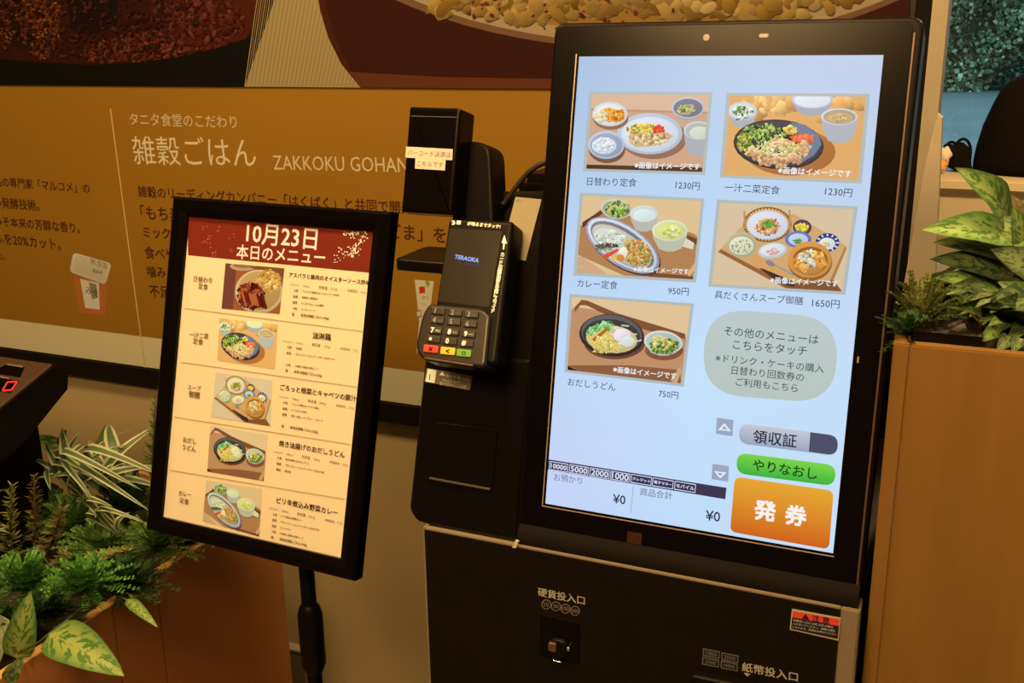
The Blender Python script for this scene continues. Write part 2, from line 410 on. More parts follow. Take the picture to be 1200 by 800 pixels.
def skin(name, joints, edges, mt, parent, lv=2, root=0):
    me = bpy.data.meshes.new(name); me.from_pydata([j[0] for j in joints], edges, []); o = link(name, me, None, parent)
    sm = o.modifiers.new('skin', 'SKIN'); sm.use_smooth_shade = True
    for i, j in enumerate(joints):
        r = j[1]; me.skin_vertices[0].data[i].radius = (r, r) if not isinstance(r, tuple) else r; me.skin_vertices[0].data[i].use_root = (i == root)
    ss = o.modifiers.new('sub', 'SUBSURF'); ss.levels = lv; ss.render_levels = lv
    dg = bpy.context.evaluated_depsgraph_get(); m2 = bpy.data.meshes.new_from_object(o.evaluated_get(dg)); o.modifiers.clear(); o.data = m2; m2.materials.clear(); m2.materials.append(mt)
    return o
pe = thing('person', 'person in a black coat seated on the bench with their back turned', 'person', (.40, 8.6, .435))
X0, Y0 = .54, 8.6
def P3(x, y, z): return (X0 + x, Y0 + y, z + (.055 if z > .3 else 0))
J = [(P3(0, 0, .53), .14), (P3(0, .03, .72), .125), (P3(0, .07, .92), .15), (P3(0, .09, 1.08), .075), (P3(0, .12, 1.17), .055), (P3(0, .15, 1.27), .095), (P3(0, .155, 1.35), .08),
     (P3(-.19, .08, 1.03), .06), (P3(-.27, .12, .80), .045), (P3(-.14, .33, .70), .036), (P3(-.08, .40, .70), .03),
     (P3(.19, .08, 1.03), .06), (P3(.27, .12, .80), .045), (P3(.14, .33, .70), .036), (P3(.08, .40, .70), .03),
     (P3(-.10, .02, .52), .09), (P3(-.12, .55, .50), .065), (P3(-.12, .62, .10), .045), (P3(-.12, .74, .045), .04),
     (P3(.10, .02, .52), .09), (P3(.12, .55, .50), .065), (P3(.12, .62, .10), .045), (P3(.12, .74, .045), .04)]
Eg = [(0, 1), (1, 2), (2, 3), (3, 4), (4, 5), (5, 6), (3, 7), (7, 8), (8, 9), (9, 10), (3, 11), (11, 12), (12, 13), (13, 14), (0, 15), (15, 16), (16, 17), (17, 18), (0, 19), (19, 20), (20, 21), (21, 22)]
skin('body', J, Eg, M_skin, pe)
for sx in (-1, 1):
    for k in range(4): skin('finger', [(P3(sx * (.065 - .014 * k + .02), .42, .70), .009), (P3(sx * (.05 - .016 * k + .02), .45 + .006 * (k % 3), .705), .008), (P3(sx * (.045 - .016 * k + .02), .475 + .006 * (k % 3), .69), .007)], [(0, 1), (1, 2)], M_skin, pe, 1)
q = MB(); sec = [(.438, .50, .46), (.53, .50, .455), (.64, .50, .45), (.78, .50, .435), (.87, .50, .41), (.95, .50, .38), (1.04, .50, .335), (1.10, .50, .285), (1.135, .51, .24), (1.16, .52, .17), (1.19, .54, .10)]
vs = []; fs = []; m_ = 28
for z, cx, rx in sec:
    for k in range(m_):
        t = 2 * math.pi * k / m_; fold = 1 + .025 * math.sin(5 * t + z * 9)
        vs.append((cx + rx * fold * math.cos(t), Y0 + .05 + (.10 + rx * .26) * fold * math.sin(t), z))
for r_ in range(len(sec) - 1):
    for k in range(m_): l_ = (k + 1) % m_; fs.append((r_ * m_ + k, r_ * m_ + l_, (r_ + 1) * m_ + l_, (r_ + 1) * m_ + k))
fs += [tuple(range(m_))[::-1], tuple((len(sec) - 1) * m_ + k for k in range(m_))]
q.add(vs, fs); q.build('coat', M_cloth, pe, True)
for sx in (-1, 1): skin('sleeve', [(P3(sx * .19, .07, .98), .10), (P3(sx * .27, .14, .78), .085), (P3(sx * .13, .33, .705), .055)], [(0, 1), (1, 2)], M_cloth, pe)
skin('trousers', [(P3(0, 0, .54), .15), (P3(-.10, .05, .53), .10), (P3(-.12, .55, .51), .078), (P3(-.12, .62, .12), .06), (P3(.10, .05, .53), .10), (P3(.12, .55, .51), .078), (P3(.12, .62, .12), .06)], [(0, 1), (1, 2), (2, 3), (0, 4), (4, 5), (5, 6)], M_cloth, pe)
skin('hair', [(P3(0, .10, 1.18), .10), (P3(0, .12, 1.30), .125), (P3(0, .14, 1.38), .10)], [(0, 1), (1, 2)], mat('black_hair', (.01, .007, .006), .6), pe)

# ================================================================ wall graphics
PW = Plane((0, YW, 1.5), (1, 0, 0), (0, 0, 1))
E_WALL = (1.42, .88, .33)
def inkE(E):
    return lambda c: tuple(min(.92, max(.002, lin(c[i]) / E[i])) for i in range(3))
ink = inkE(E_WALL)
zb, zt = .868, 1.4068
def wallpanel(name, x0, x1, z0, z1, mt, parent, h1=.005): return slab(name, PW, [(x0, z0 - 1.5), (x1, z0 - 1.5), (x1, z1 - 1.5), (x0, z1 - 1.5)], -.004, h1, mt, parent)
ban = thing('information_banner', 'ochre brown wall banner with white heading about rice and brown text', 'banner', (-2.1, YW, zb))
M_ban = mat('banner_ochre', ink((141, 86, 9)), .6, spec=.25, noise=((1.2, 1.2, 1.2), ink((137, 82, 8)), ink((147, 90, 11))))
wallpanel('banner_panel', -4.2, -.093, zb, zt, M_ban, ban)
wallpanel('beige_border', -4.2, -.093, .797, zb, mat('banner_beige', inkE((.9, .54, .21))((164, 132, 76)), .6), ban)
random.seed(11)
a = Art(PW, .0054, fn=ink); a.T = zoomT(130, 100, 10 / 3)
CRM = (196, 158, 92); BRN = (70, 28, 8)
def part_done(nm):
    global a
    a.build(nm, M_print, ban); T_ = a.T; a = Art(PW, .0054, fn=ink); a.T = T_
a.text('タニタ食堂のこだわり', (80, 130), (498, 142), CRM)
part_done('subheading_text'); a.text('雑穀ごはん', (92, 252), (572, 262), (205, 168, 100))
part_done('heading_text'); a.text('ZAKKOKU GOHAN', (640, 300), (1166, 310), CRM, sy=1.15)
part_done('roman_text'); a.text('雑穀のリーディングカンパニー「はくばく」と共同で開発。', (113, 412), (1200, 478), BRN, bold=.01)
a.T = zoomT(0, 190, 5)
for t, A, B in (('品の専門家「マルコメ」の', (-20, 110), (535, 152)), ('の発酵技術。', (-25, 232), (240, 252)), ('みそ本来の芳醇な香り。', (-20, 340), (478, 385)), ('ふを20%カット。', (-20, 440), (365, 482)), ('た。', (-5, 545), (35, 550)),
                ('「もち麦」「アマランサス」「黒米」「えごま」を', (835, 290), (2620, 425)), ('ミックスした特製の雑穀ごはん。', (848, 405), (1720, 465)), ('食べやすく、もちもちとした食感で', (858, 525), (1900, 600)),
                ('噛みごたえがあり', (872, 635), (1330, 668)), ('不足しがちな食物繊維を', (886, 750), (1600, 800))):
    part_done('body_text'); a.text(t, A, B, BRN, bold=.01)
part_done('body_text'); a.T = None
# the tail of two lines beyond the sign frame
a.line((131.6, 127), (161.5, 352), 1.3, (196, 150, 70)); a.line((161.5, 352), (172, 430), 1.3, (196, 150, 70))
part_done('divider_line')
# printed miso tub
a.T = zoomT(0, 190, 5)
a.up(); a.poly([(440, 660), (640, 705), (630, 900), (480, 880)], (165, 85, 25)); a.up(); a.poly([(480, 680), (590, 705), (595, 860), (510, 850)], (196, 165, 110))
a.up(); a.poly([(530, 700), (575, 712), (585, 790), (550, 800)], (120, 105, 60)); a.text('みそ', (512, 745), (585, 765), (60, 50, 30))
a.rgrad([(440, 525), (665, 590), (630, 715), (418, 640)], .012, (200, 172, 118), (180, 150, 95))
a.rgrad([(455, 538), (645, 595), (615, 695), (437, 632)], .01, (190, 160, 100), (176, 146, 88))
a.text('無添加', (540, 575), (640, 605), (110, 85, 40)); a.text('生みそ', (555, 630), (610, 645), (50, 60, 25), bold=.02)
part_done('tub_picture')
# printed cup packet half hidden behind the payment terminal
a.T = zoomT(450, 280, 6.667)
a.up(); a.poly([(250, 312), (400, 325), (370, 560), (262, 900), (285, 640)], (190, 160, 100)); a.up(); a.poly([(255, 560), (300, 545), (305, 600), (270, 615)], (140, 90, 45)); a.up(); a.poly([(265, 565), (297, 555), (298, 592), (272, 600)], (190, 160, 100))
a.up(); a.poly([(285, 368), (330, 365), (332, 415), (287, 422)], (170, 40, 20)); a.up(); a.poly([(330, 330), (350, 318), (372, 340), (350, 375)], (130, 120, 30))
a.text('タニ', (308, 452), (362, 456), (60, 35, 15)); a.text('りん', (305, 500), (350, 505), (170, 120, 30))
a.build('packet_picture', M_print, ban)

mur = thing('food_mural', 'large dark wall photograph of roast meat beside a bowl of rice', 'mural', (-2.1, YW, zt))
wallpanel('mural_panel', -4.2, -.093, zt, 2.55, mat('mural_black', (.004, .003, .002), .5), mur)
TOP = -420
a = Art(PW, .0054, fn=inkE((2.1, 1.3, .55)))
# meat on a black dish
edge = [(-260, 62), (-150, 78), (0, 69), (50, 73), (112, 76), (165, 73), (215, 66), (255, 57), (290, 46), (310, 30), (325, -10), (400, -250), (445, TOP)]
a.poly(edge + [(-260, TOP)], (52, 14, 4)); a.clip = None
quadm = None
a.up(); a.poly([(180, 0), (200, 40), (240, 60), (290, 45), (322, -10), (330, -300), (230, -200)], (78, 22, 8)); a.up(); a.poly([(185, TOP), (170, 0), (185, 25), (230, 20), (300, -40), (380, TOP)], (62, 16, 7))
a.up(); a.poly([(75, -60), (140, -60), (140, 30), (112, 42), (85, 35)], (24, 6, 2)); a.up(); a.poly([(0, -50), (32, -30), (30, 60), (8, 50), (0, 30)], (38, 12, 4))
for (cx, cy, rx, ry, n, z, pal) in ((50, 20, 24, 50, 420, 2.0, [(120, 50, 12), (92, 34, 8), (60, 20, 6), (150, 74, 22)]), (10, 0, 16, 60, 200, 1.8, [(105, 42, 12), (70, 24, 6), (135, 66, 20)]), (125, 62, 30, 12, 190, 2.0, [(120, 50, 14), (90, 30, 8), (60, 18, 6)]),
                              (175, 55, 60, 18, 240, 2.6, [(96, 28, 10), (60, 14, 6), (120, 50, 18)]), (235, 25, 55, 35, 240, 4, [(86, 26, 12), (66, 18, 8), (100, 34, 18)]), (120, 20, 120, 50, 300, 3, [(64, 20, 6), (44, 12, 4), (30, 8, 3)]), (60, -120, 150, 90, 600, 5, [(100, 40, 12), (60, 20, 8)]), (240, -160, 90, 100, 200, 7, [(86, 26, 12), (66, 18, 8)])):
    a.scatter(cx, cy, rx, ry, n, z, [tuple(int(c * .72 + d * .28) for c, d in zip(p_, (64, 20, 7))) for p_ in pal])
a.up(); a.up()
# black rim of the dish, then the slanting edge of the second photograph
a.poly([(-260, 62), (-150, 78)] + edge[2:10] + [(330, 30), (311, 104), (290, 109), (-260, 107)], (6, 4, 2))
a.up(); a.poly([(290, 100.5), (325, 0), (370, -140), (455, TOP), (1074.5, TOP), (1074.5, 108), (640, 112), (290, 109)], (168, 128, 66))
for k in range(70):
    x = 290 + k * 2.3; a.h += a.dh * .05; a.line((x, 100.5), (x + 1.1 + (x - 290) * .12 + 22, -60), .8, (150, 112, 54) if k % 2 else (182, 142, 78))
a.up(); a.up()
# bowl: outer wall, rim, rice
bowl = [(376, TOP), (372, -100), (373, -20), (378, 12), (388, 45), (403, 75), (424, 100.8), (426, 112), (640, 112), (1074.5, 116), (1074.5, TOP)]
a.poly(bowl, (72, 24, 9)); a.up()
a.poly([(384, TOP), (380, -100), (381, -20), (386, 12), (397, 48), (416, 84), (520, 95), (1060, 96), (1074.5, 90), (1074.5, TOP)], (58, 17, 7)); a.up()
a.poly([(424, 100.8), (412, 84), (520, 90), (640, 92), (1074.5, 94), (1074.5, 116), (640, 112), (426, 112)], (100, 44, 14))
rim = [(-90, 0)]
def arc(cx, cy, rx, ry, a0, a1, n=40): return [(cx + rx * math.cos(math.radians(a0 + (a1 - a0) * k / n)), cy + ry * math.sin(math.radians(a0 + (a1 - a0) * k / n))) for k in range(n + 1)]
a.up(); a.poly(arc(760, -200, 466, 258, 0, 180), (120, 74, 40)); a.up(); a.poly(arc(762, -203, 458, 254, 0, 180), (172, 130, 76))
a.up(); a.poly(arc(764, -212, 440, 250, 0, 180), (150, 98, 32))
for yy, rx_, ry_ in ((-180, 400, 70), (-90, 360, 70), (-40, 290, 56)): a.scatter(760, yy, rx_, ry_, 420, 17, [(150, 104, 38), (142, 96, 33), (160, 116, 48), (134, 88, 28), (148, 100, 34)], el=1.5)
a.scatter(600, 4, 105, 18, 60, 11, [(156, 110, 42), (144, 98, 34), (166, 122, 54), (136, 90, 30)], el=1.5)
a.scatter(900, -30, 130, 50, 90, 11, [(158, 112, 44), (146, 98, 34), (166, 120, 52)], el=1.5)
a.scatter(680, 5, 150, 30, 30, 3.2, [(110, 44, 14), (96, 36, 12)]); a.scatter(800, -60, 200, 60, 30, 4, [(110, 44, 14), (96, 36, 12)])
for v_ in a.v: v_.z = max(v_.z, zt + .0003); v_.x = min(v_.x, -.094)
a.build('mural_print', M_print, mur)

# ================================================================ dishes printed on the menus (drawn once, used on the screen and on the sheet)
def bowlp(a, cx, cy, rx, ry, col, inner, h=0, food=None, rot=0):
    if h:
        a.up(); a.poly([(cx - rx, cy), (cx - rx * .93, cy + h * .6), (cx - rx * .62, cy + h + ry * .55), (cx - rx * .2, cy + h + ry * .8), (cx + rx * .2, cy + h + ry * .8), (cx + rx * .62, cy + h + ry * .55), (cx + rx * .93, cy + h * .6), (cx + rx, cy)], tuple(int(c * .86) for c in col))
    a.ell(cx, cy, rx, ry, col, rot); a.ell(cx, cy + ry * .03, rx * .88, ry * .85, inner, rot)
def d_grill(a):
    a.up(); a.poly([(160, 90), (1010, 90), (1010, 240), (160, 215)], (216, 182, 156)); a.up(); a.poly([(160, 215), (1010, 240), (1010, 255), (160, 230)], (190, 145, 115))
    a.up(); a.poly([(150, 590), (950, 612), (950, 660), (150, 625)], (70, 48, 36))
    a.ell(615, 415, 222, 140, (150, 112, 92)); bowlp(a, 590, 385, 218, 138, (182, 196, 214), (206, 218, 232))
    a.ell(590, 380, 170, 98, (212, 222, 236)); a.scatter(545, 352, 105, 32, 70, 16, [(226, 170, 60), (230, 200, 90), (214, 130, 60), (120, 150, 60), (236, 214, 130)]); a.scatter(648, 356, 34, 24, 22, 15, [(205, 50, 40), (220, 70, 50)])
    a.up(); a.poly([(445, 400), (480, 385), (600, 385), (700, 375), (745, 400), (705, 440), (620, 468), (500, 475), (460, 450)], (206, 178, 130)); a.scatter(590, 425, 120, 34, 46, 17, [(222, 196, 148), (190, 156, 104), (230, 212, 172), (160, 124, 72)])
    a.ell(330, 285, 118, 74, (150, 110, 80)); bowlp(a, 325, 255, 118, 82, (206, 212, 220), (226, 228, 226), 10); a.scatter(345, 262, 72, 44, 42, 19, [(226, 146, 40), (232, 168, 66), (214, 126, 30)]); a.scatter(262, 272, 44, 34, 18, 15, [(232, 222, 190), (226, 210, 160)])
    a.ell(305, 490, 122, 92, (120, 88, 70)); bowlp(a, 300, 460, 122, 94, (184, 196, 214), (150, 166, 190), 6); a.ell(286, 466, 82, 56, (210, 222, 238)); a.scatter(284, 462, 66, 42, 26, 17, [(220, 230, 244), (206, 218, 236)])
    bowlp(a, 845, 212, 110, 72, (186, 194, 208), (112, 122, 140), 26); a.scatter(835, 226, 58, 32, 34, 13, [(150, 170, 90), (190, 200, 140), (200, 160, 140), (90, 110, 60)])
    bowlp(a, 915, 365, 98, 62, (196, 204, 212), (170, 180, 176), 120); a.ell(925, 380, 72, 42, (206, 216, 200))
def d_chicken(a):
    a.scatter(560, 150, 400, 60, 30, 60, [(226, 176, 112), (220, 166, 100)]); a.ell(500, 450, 300, 158, (176, 112, 60))
    bowlp(a, 180, 178, 98, 62, (196, 204, 216), (206, 214, 220), 60); a.scatter(182, 186, 64, 42, 46, 15, [(90, 140, 60), (60, 110, 50), (220, 230, 226), (228, 234, 236)])
    bowlp(a, 645, 100, 138, 62, (190, 198, 218), (222, 230, 242), 60); bowlp(a, 825, 215, 122, 56, (204, 210, 220), (168, 160, 140), 130); a.ell(828, 226, 90, 36, (196, 172, 124)); a.scatter(826, 226, 74, 26, 16, 14, [(206, 182, 136), (188, 160, 108)])
    a.ell(420, 400, 302, 166, (40, 42, 56), 4); a.ell(425, 394, 290, 154, (58, 60, 76), 4); a.up(); a.poly([(500, 250), (600, 270), (690, 340), (706, 400), (660, 470), (560, 530), (600, 400)], (108, 122, 152))
    a.ell(400, 410, 230, 112, (36, 34, 40)); a.scatter(310, 345, 150, 80, 170, 16, [(110, 160, 60), (150, 190, 80), (70, 110, 50), (40, 40, 50), (180, 200, 120), (54, 34, 60)]); a.scatter(190, 380, 44, 62, 40, 14, [(150, 170, 60), (190, 180, 90), (80, 110, 40)])
    a.scatter(500, 305, 46, 26, 20, 16, [(226, 200, 100), (206, 176, 80)]); a.up(); a.poly([(490, 350), (560, 325), (620, 330), (660, 385), (600, 395), (540, 388)], (220, 96, 60)); a.scatter(585, 362, 62, 26, 20, 16, [(226, 90, 56), (236, 130, 90)])
    for cx, cy in ((262, 455), (340, 500), (435, 510), (525, 485), (590, 430), (400, 400), (480, 410)):
        a.scatter(cx, cy, 46, 36, 18, 26, [(214, 174, 122), (226, 192, 144), (190, 142, 92)]); a.scatter(cx + 6, cy + 10, 30, 18, 6, 18, [(196, 150, 120)])
    a.scatter(400, 425, 150, 48, 60, 14, [(222, 210, 140), (208, 196, 120), (232, 220, 170)])
def d_curry(a):
    a.up(); a.poly([(110, 300), (290, 150), (950, 330), (1010, 380), (930, 700), (600, 700), (110, 480)], (176, 128, 84)); a.up(); a.poly([(150, 250), (285, 165), (300, 185), (150, 290)], (96, 56, 36)); a.up(); a.poly([(110, 500), (145, 495), (330, 620), (300, 640), (110, 560)], (206, 166, 130)); a.up(); a.poly([(620, 640), (660, 612), (980, 640), (960, 700)], (120, 76, 44)); a.up(); a.poly([(100, 560), (300, 640), (100, 640)], (196, 170, 130))
    a.up(); a.poly([(900, 340), (1000, 380), (990, 420), (895, 380)], (110, 66, 40)); a.up(); a.poly([(900, 620), (1000, 480), (1010, 520), (920, 640)], (214, 176, 130))
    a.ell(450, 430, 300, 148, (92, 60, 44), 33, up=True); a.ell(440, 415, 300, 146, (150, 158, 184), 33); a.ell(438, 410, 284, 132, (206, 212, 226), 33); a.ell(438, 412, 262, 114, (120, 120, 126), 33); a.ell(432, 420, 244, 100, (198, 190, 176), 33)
    a.ell(350, 370, 120, 72, (206, 214, 200), 20); a.scatter(350, 365, 110, 52, 50, 18, [(214, 222, 208), (196, 208, 190)]); a.scatter(330, 418, 82, 16, 40, 10, [(86, 60, 66), (120, 86, 90), (66, 44, 50)]); a.scatter(300, 440, 60, 10, 14, 8, [(90, 130, 60)])
    a.scatter(540, 470, 110, 88, 170, 16, [(214, 150, 80), (226, 176, 110), (190, 120, 56), (170, 170, 100), (120, 140, 80)], 30); a.up()
    a.poly([(290, 490), (400, 440), (420, 450), (320, 515)], (214, 84, 50)); a.up(); a.poly([(345, 515), (440, 455), (460, 475), (375, 535)], (230, 190, 90)); a.ell(440, 475, 34, 48, (236, 232, 214), 20); a.ell(425, 505, 30, 26, (214, 140, 70), 20)
    bowlp(a, 395, 155, 112, 70, (196, 206, 190), (150, 160, 130), 16, rot=8); a.scatter(408, 158, 74, 52, 80, 16, [(140, 180, 70), (180, 204, 100), (96, 140, 60), (214, 190, 150), (60, 80, 50)])
    bowlp(a, 595, 190, 100, 60, (214, 216, 206), (196, 214, 214), 80); a.ell(598, 200, 82, 44, (214, 230, 230))
    a.up(); a.poly([(860, 390), (890, 360), (955, 400), (945, 445), (870, 425)], (216, 214, 190)); bowlp(a, 780, 310, 128, 76, (218, 222, 196), (206, 214, 150), 90); a.ell(782, 318, 100, 56, (212, 220, 140)); a.scatter(785, 325, 66, 34, 14, 20, [(222, 228, 160), (200, 208, 120)])
def d_soup(a):
    a.up(); a.poly([(130, 372), (300, 190), (640, 120), (990, 335), (860, 600), (840, 640), (640, 640)], (206, 166, 112)); a.up(); a.poly([(130, 372), (150, 355), (560, 570), (640, 640), (560, 605)], (150, 96, 56)); a.up(); a.poly([(860, 600), (975, 340), (990, 345), (880, 610)], (176, 124, 76)); a.up(); a.poly([(560, 590), (900, 560), (960, 640), (640, 640)], (128, 84, 50))
    a.ell(460, 190, 162, 118, (150, 104, 60)); a.ell(460, 190, 150, 108, (214, 180, 130))
    for k in range(40):
        t = k / 40 * 6.283; a.h += a.dh * .1; a.line((460 + 140 * math.cos(t), 190 + 100 * math.sin(t)), (460 + 160 * math.cos(t), 190 + 117 * math.sin(t)), 8, (120, 78, 40))
    a.ell(460, 195, 136, 94, (212, 218, 232)); a.scatter(460, 205, 80, 52, 90, 15, [(206, 130, 80), (226, 170, 120), (150, 90, 60), (230, 200, 160)]); a.scatter(465, 188, 34, 24, 26, 11, [(90, 150, 50), (120, 176, 70)])
    a.up(); a.poly([(600, 95), (612, 92), (620, 240), (606, 245)], (190, 140, 90)); a.up(); a.poly([(300, 100), (312, 102), (318, 220), (304, 215)], (190, 140, 90))
    bowlp(a, 692, 210, 62, 52, (60, 44, 60), (90, 70, 90), 10); a.scatter(692, 212, 40, 26, 14, 16, [(232, 206, 60), (240, 216, 90)]); a.ell(665, 290, 88, 56, (96, 120, 190)); a.ell(665, 290, 66, 40, (190, 204, 226)); a.scatter(660, 300, 26, 16, 14, 9, [(70, 120, 60), (100, 150, 80)])
    a.ell(860, 310, 80, 62, (44, 52, 120))
    for k in range(12):
        t = k / 12 * 6.283; a.h += a.dh * .1; a.line((860 + 56 * math.cos(t), 312 + 44 * math.sin(t)), (860 + 78 * math.cos(t), 312 + 60 * math.sin(t)), 10, (214, 220, 232))
    a.ell(858, 318, 54, 40, (218, 222, 220)); a.scatter(850, 318, 26, 16, 12, 10, [(206, 190, 120), (226, 216, 170)])
    bowlp(a, 290, 325, 100, 86, (186, 176, 140), (170, 166, 130), 10); a.ell(288, 332, 82, 62, (214, 220, 190)); a.scatter(285, 335, 66, 46, 24, 7, [(150, 150, 100), (120, 116, 76)])
    a.ell(495, 365, 98, 52, (196, 200, 200), -8); a.ell(495, 360, 82, 40, (214, 226, 232), -8); a.scatter(500, 372, 36, 22, 12, 12, [(220, 150, 150), (230, 180, 176)])
    a.up(); a.poly([(350, 400), (380, 385), (640, 520), (630, 560), (480, 520), (350, 450)], (214, 160, 96)); a.up(); a.poly([(400, 480), (430, 485), (640, 570), (640, 605), (560, 590)], (60, 40, 44)); a.up(); a.poly([(470, 440), (500, 450), (640, 520), (630, 535)], (150, 150, 156)); a.ell(478, 448, 34, 17, (130, 132, 140), 25)
    a.ell(745, 440, 148, 126, (150, 100, 50)); a.ell(742, 425, 146, 122, (206, 146, 72)); a.ell(745, 432, 118, 94, (146, 92, 40)); a.ell(745, 440, 108, 82, (190, 140, 76)); a.scatter(745, 420, 78, 52, 80, 16, [(216, 210, 180), (196, 190, 150), (120, 120, 90), (226, 220, 196)])
    for cx, cy in ((660, 450), (820, 450), (700, 485), (800, 400)): a.scatter(cx, cy, 30, 24, 10, 18, [(224, 140, 50), (236, 166, 76)])
def d_udon(a):
    a.up(); a.poly([(150, 150), (205, 110), (470, 150), (940, 300), (1000, 600), (880, 640), (300, 620), (150, 520)], (190, 142, 104)); a.up(); a.poly([(200, 150), (205, 110), (250, 62), (290, 70), (480, 150), (940, 290), (940, 325), (660, 260), (470, 190), (280, 100), (240, 100)], (130, 80, 50)); a.up(); a.poly([(160, 500), (560, 500), (900, 530), (920, 640), (150, 560)], (140, 92, 62)); a.up(); a.poly([(150, 500), (175, 515), (240, 545), (150, 545)], (40, 26, 22)); a.up(); a.poly([(840, 600), (905, 505), (915, 540), (880, 630)], (206, 160, 116))
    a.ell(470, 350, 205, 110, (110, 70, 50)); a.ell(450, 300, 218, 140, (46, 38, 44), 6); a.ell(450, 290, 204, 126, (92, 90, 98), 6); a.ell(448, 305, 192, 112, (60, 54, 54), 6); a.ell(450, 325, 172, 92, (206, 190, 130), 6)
    a.scatter(370, 255, 92, 34, 90, 13, [(90, 170, 90), (130, 200, 120), (60, 130, 70), (170, 220, 150)], -20)
    for k in range(26):
        x = 470 + random.uniform(-60, 130); y = 300 + random.uniform(-70, 80); a.h += a.dh * .15; a.line((x, y), (x + random.uniform(20, 60), y + random.uniform(-24, 30)), 9, random.choice([(226, 226, 214), (206, 206, 190), (238, 238, 232)]))
    a.up(); a.poly([(285, 320), (400, 250), (440, 300), (510, 370), (490, 420), (400, 410), (330, 390)], (222, 196, 110)); a.up(); a.poly([(320, 325), (415, 248), (428, 262), (335, 345)], (170, 104, 40)); a.scatter(405, 345, 70, 40, 26, 16, [(232, 214, 130), (210, 184, 96)]); a.scatter(400, 402, 90, 16, 30, 9, [(150, 150, 60), (214, 196, 110)])
    a.ell(520, 300, 58, 46, (226, 222, 236)); a.ell(556, 340, 46, 36, (216, 226, 218)); a.ell(512, 294, 34, 26, (238, 226, 232))
    a.ell(800, 400, 128, 66, (130, 84, 60)); bowlp(a, 795, 345, 130, 76, (206, 212, 206), (176, 186, 180), 30, rot=8)
    a.scatter(800, 370, 90, 48, 110, 15, [(90, 130, 60), (60, 100, 46), (226, 206, 120), (206, 180, 90), (140, 170, 90)]); a.scatter(765, 325, 44, 18, 24, 12, [(226, 206, 120), (170, 200, 130)])
def d_beef(a):
    a.up(); a.poly([(365, 330), (655, 355), (632, 580), (345, 553)], (150, 84, 48)); a.up(); a.poly([(360, 330), (420, 335), (400, 560), (345, 555)], (110, 60, 50)); a.ell(455, 345, 68, 22, (176, 150, 120)); a.ell(455, 340, 52, 14, (150, 100, 60)); a.up(); a.poly([(480, 350), (560, 335), (655, 360), (650, 400)], (120, 70, 44))
    a.ell(530, 470, 118, 108, (196, 172, 130)); a.ell(530, 466, 106, 96, (176, 140, 90)); a.scatter(575, 420, 56, 56, 90, 14, [(190, 150, 80), (206, 170, 100), (170, 120, 60)])
    a.scatter(490, 490, 60, 60, 150, 14, [(120, 40, 26), (90, 24, 18), (150, 70, 40), (60, 16, 14), (180, 110, 70)], 20)
    for k in range(9): x = 440 + k * 13; a.up(); a.poly([(x, 470 + k * 3), (x + 10, 466 + k * 3), (x + 30, 520 + k * 4), (x + 16, 524 + k * 4)], random.choice([(96, 24, 20), (170, 90, 60), (60, 14, 16)]))
DISH = {  # painter, inner corners in its own drawing coordinates, placing on the display, ground colour
    'grill': (d_grill, [(205, 122), (985, 128), (938, 640), (166, 618)], zoomT(660, 90, 5.716), (204, 164, 136)),
    'chicken': (d_chicken, [(95, 76), (1003, 82), (950, 640), (52, 603)], zoomT(840, 100, 5.716), (222, 170, 106)),
    'curry': (d_curry, [(155, 60), (1003, 98), (945, 660), (108, 612)], zoomT(660, 220, 6.153), (222, 192, 146)),
    'soup': (d_soup, [(145, 45), (1036, 88), (957, 636), (90, 586)], zoomT(820, 230, 5.716), (214, 192, 160)),
    'udon': (d_udon, [(187, 45), (975, 105), (910, 620), (155, 530)], zoomT(640, 340, 5.716), (224, 194, 152)),
    'beef': (d_beef, [(365, 330), (655, 355), (632, 580), (345, 553)], None, (150, 84, 48))}
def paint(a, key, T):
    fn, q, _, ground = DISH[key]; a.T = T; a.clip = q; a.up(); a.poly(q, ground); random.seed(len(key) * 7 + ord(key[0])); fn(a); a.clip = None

# ================================================================ menu sign on its stand
nS = Vector((-.027, -.971, .237)).normalized(); US = Vector((.9996, -.0278, 0)).normalized()
PS = Plane((-.83, 1.1, .93), US, nS.cross(US))
stand = thing('menu_stand', 'black framed menu board on a pole beside the wooden planter, dated October 23', 'sign', (-.79, 1.10, 0))
fo = [PS.px(*p) for p in ((209.6, 230.7), (464, 249), (421, 678.5), (178, 618))]; fi = [PS.px(*p) for p in ((224.5, 253), (441.5, 271), (403.5, 653), (194, 604.5))]
for i in range(4):
    j = (i + 1) % 4; q = MB(); A, B, C_, D = fo[i], fo[j], fi[j], fi[i]
    hs = ((-.008, 0), (.011, 0), (.014, .15), (.013, .6), (.009, 1)); vs = []
    for h, t in hs:
        vs += [PS.w(A[0] + (D[0] - A[0]) * t, A[1] + (D[1] - A[1]) * t, h), PS.w(B[0] + (C_[0] - B[0]) * t, B[1] + (C_[1] - B[1]) * t, h)]
    vs += [PS.w(*C_, -.008), PS.w(*D, -.008)]; n = 6
    vs[10], vs[11] = vs[11], vs[10]
    fs = [(2 * k, 2 * k + 2, 2 * k + 3, 2 * k + 1) for k in range(5)] + [(10, 0, 1, 11), (0, 10, 8, 6, 4, 2)[::-1], (1, 3, 5, 7, 9, 11)[::-1]]
    q.add(vs, fs); q.build('frame_rail', M_gloss, stand)
sheet = slab('menu_sheet', PS, [PS.px(*p) for p in ((222, 250), (444, 268), (406, 656), (191, 607))], -.007, .004, mat('menu_paper', (.66, .64, .55), .6), stand)
slab('back_board', PS, [PS.px(*p) for p in ((214, 236), (458, 254), (416, 672), (184, 612))], -.018, -.0075, M_matte, stand)
E_S = (1.35, .84, .36)
ais = inkE(E_S)
a = Art(PS, .0044, fn=ais)
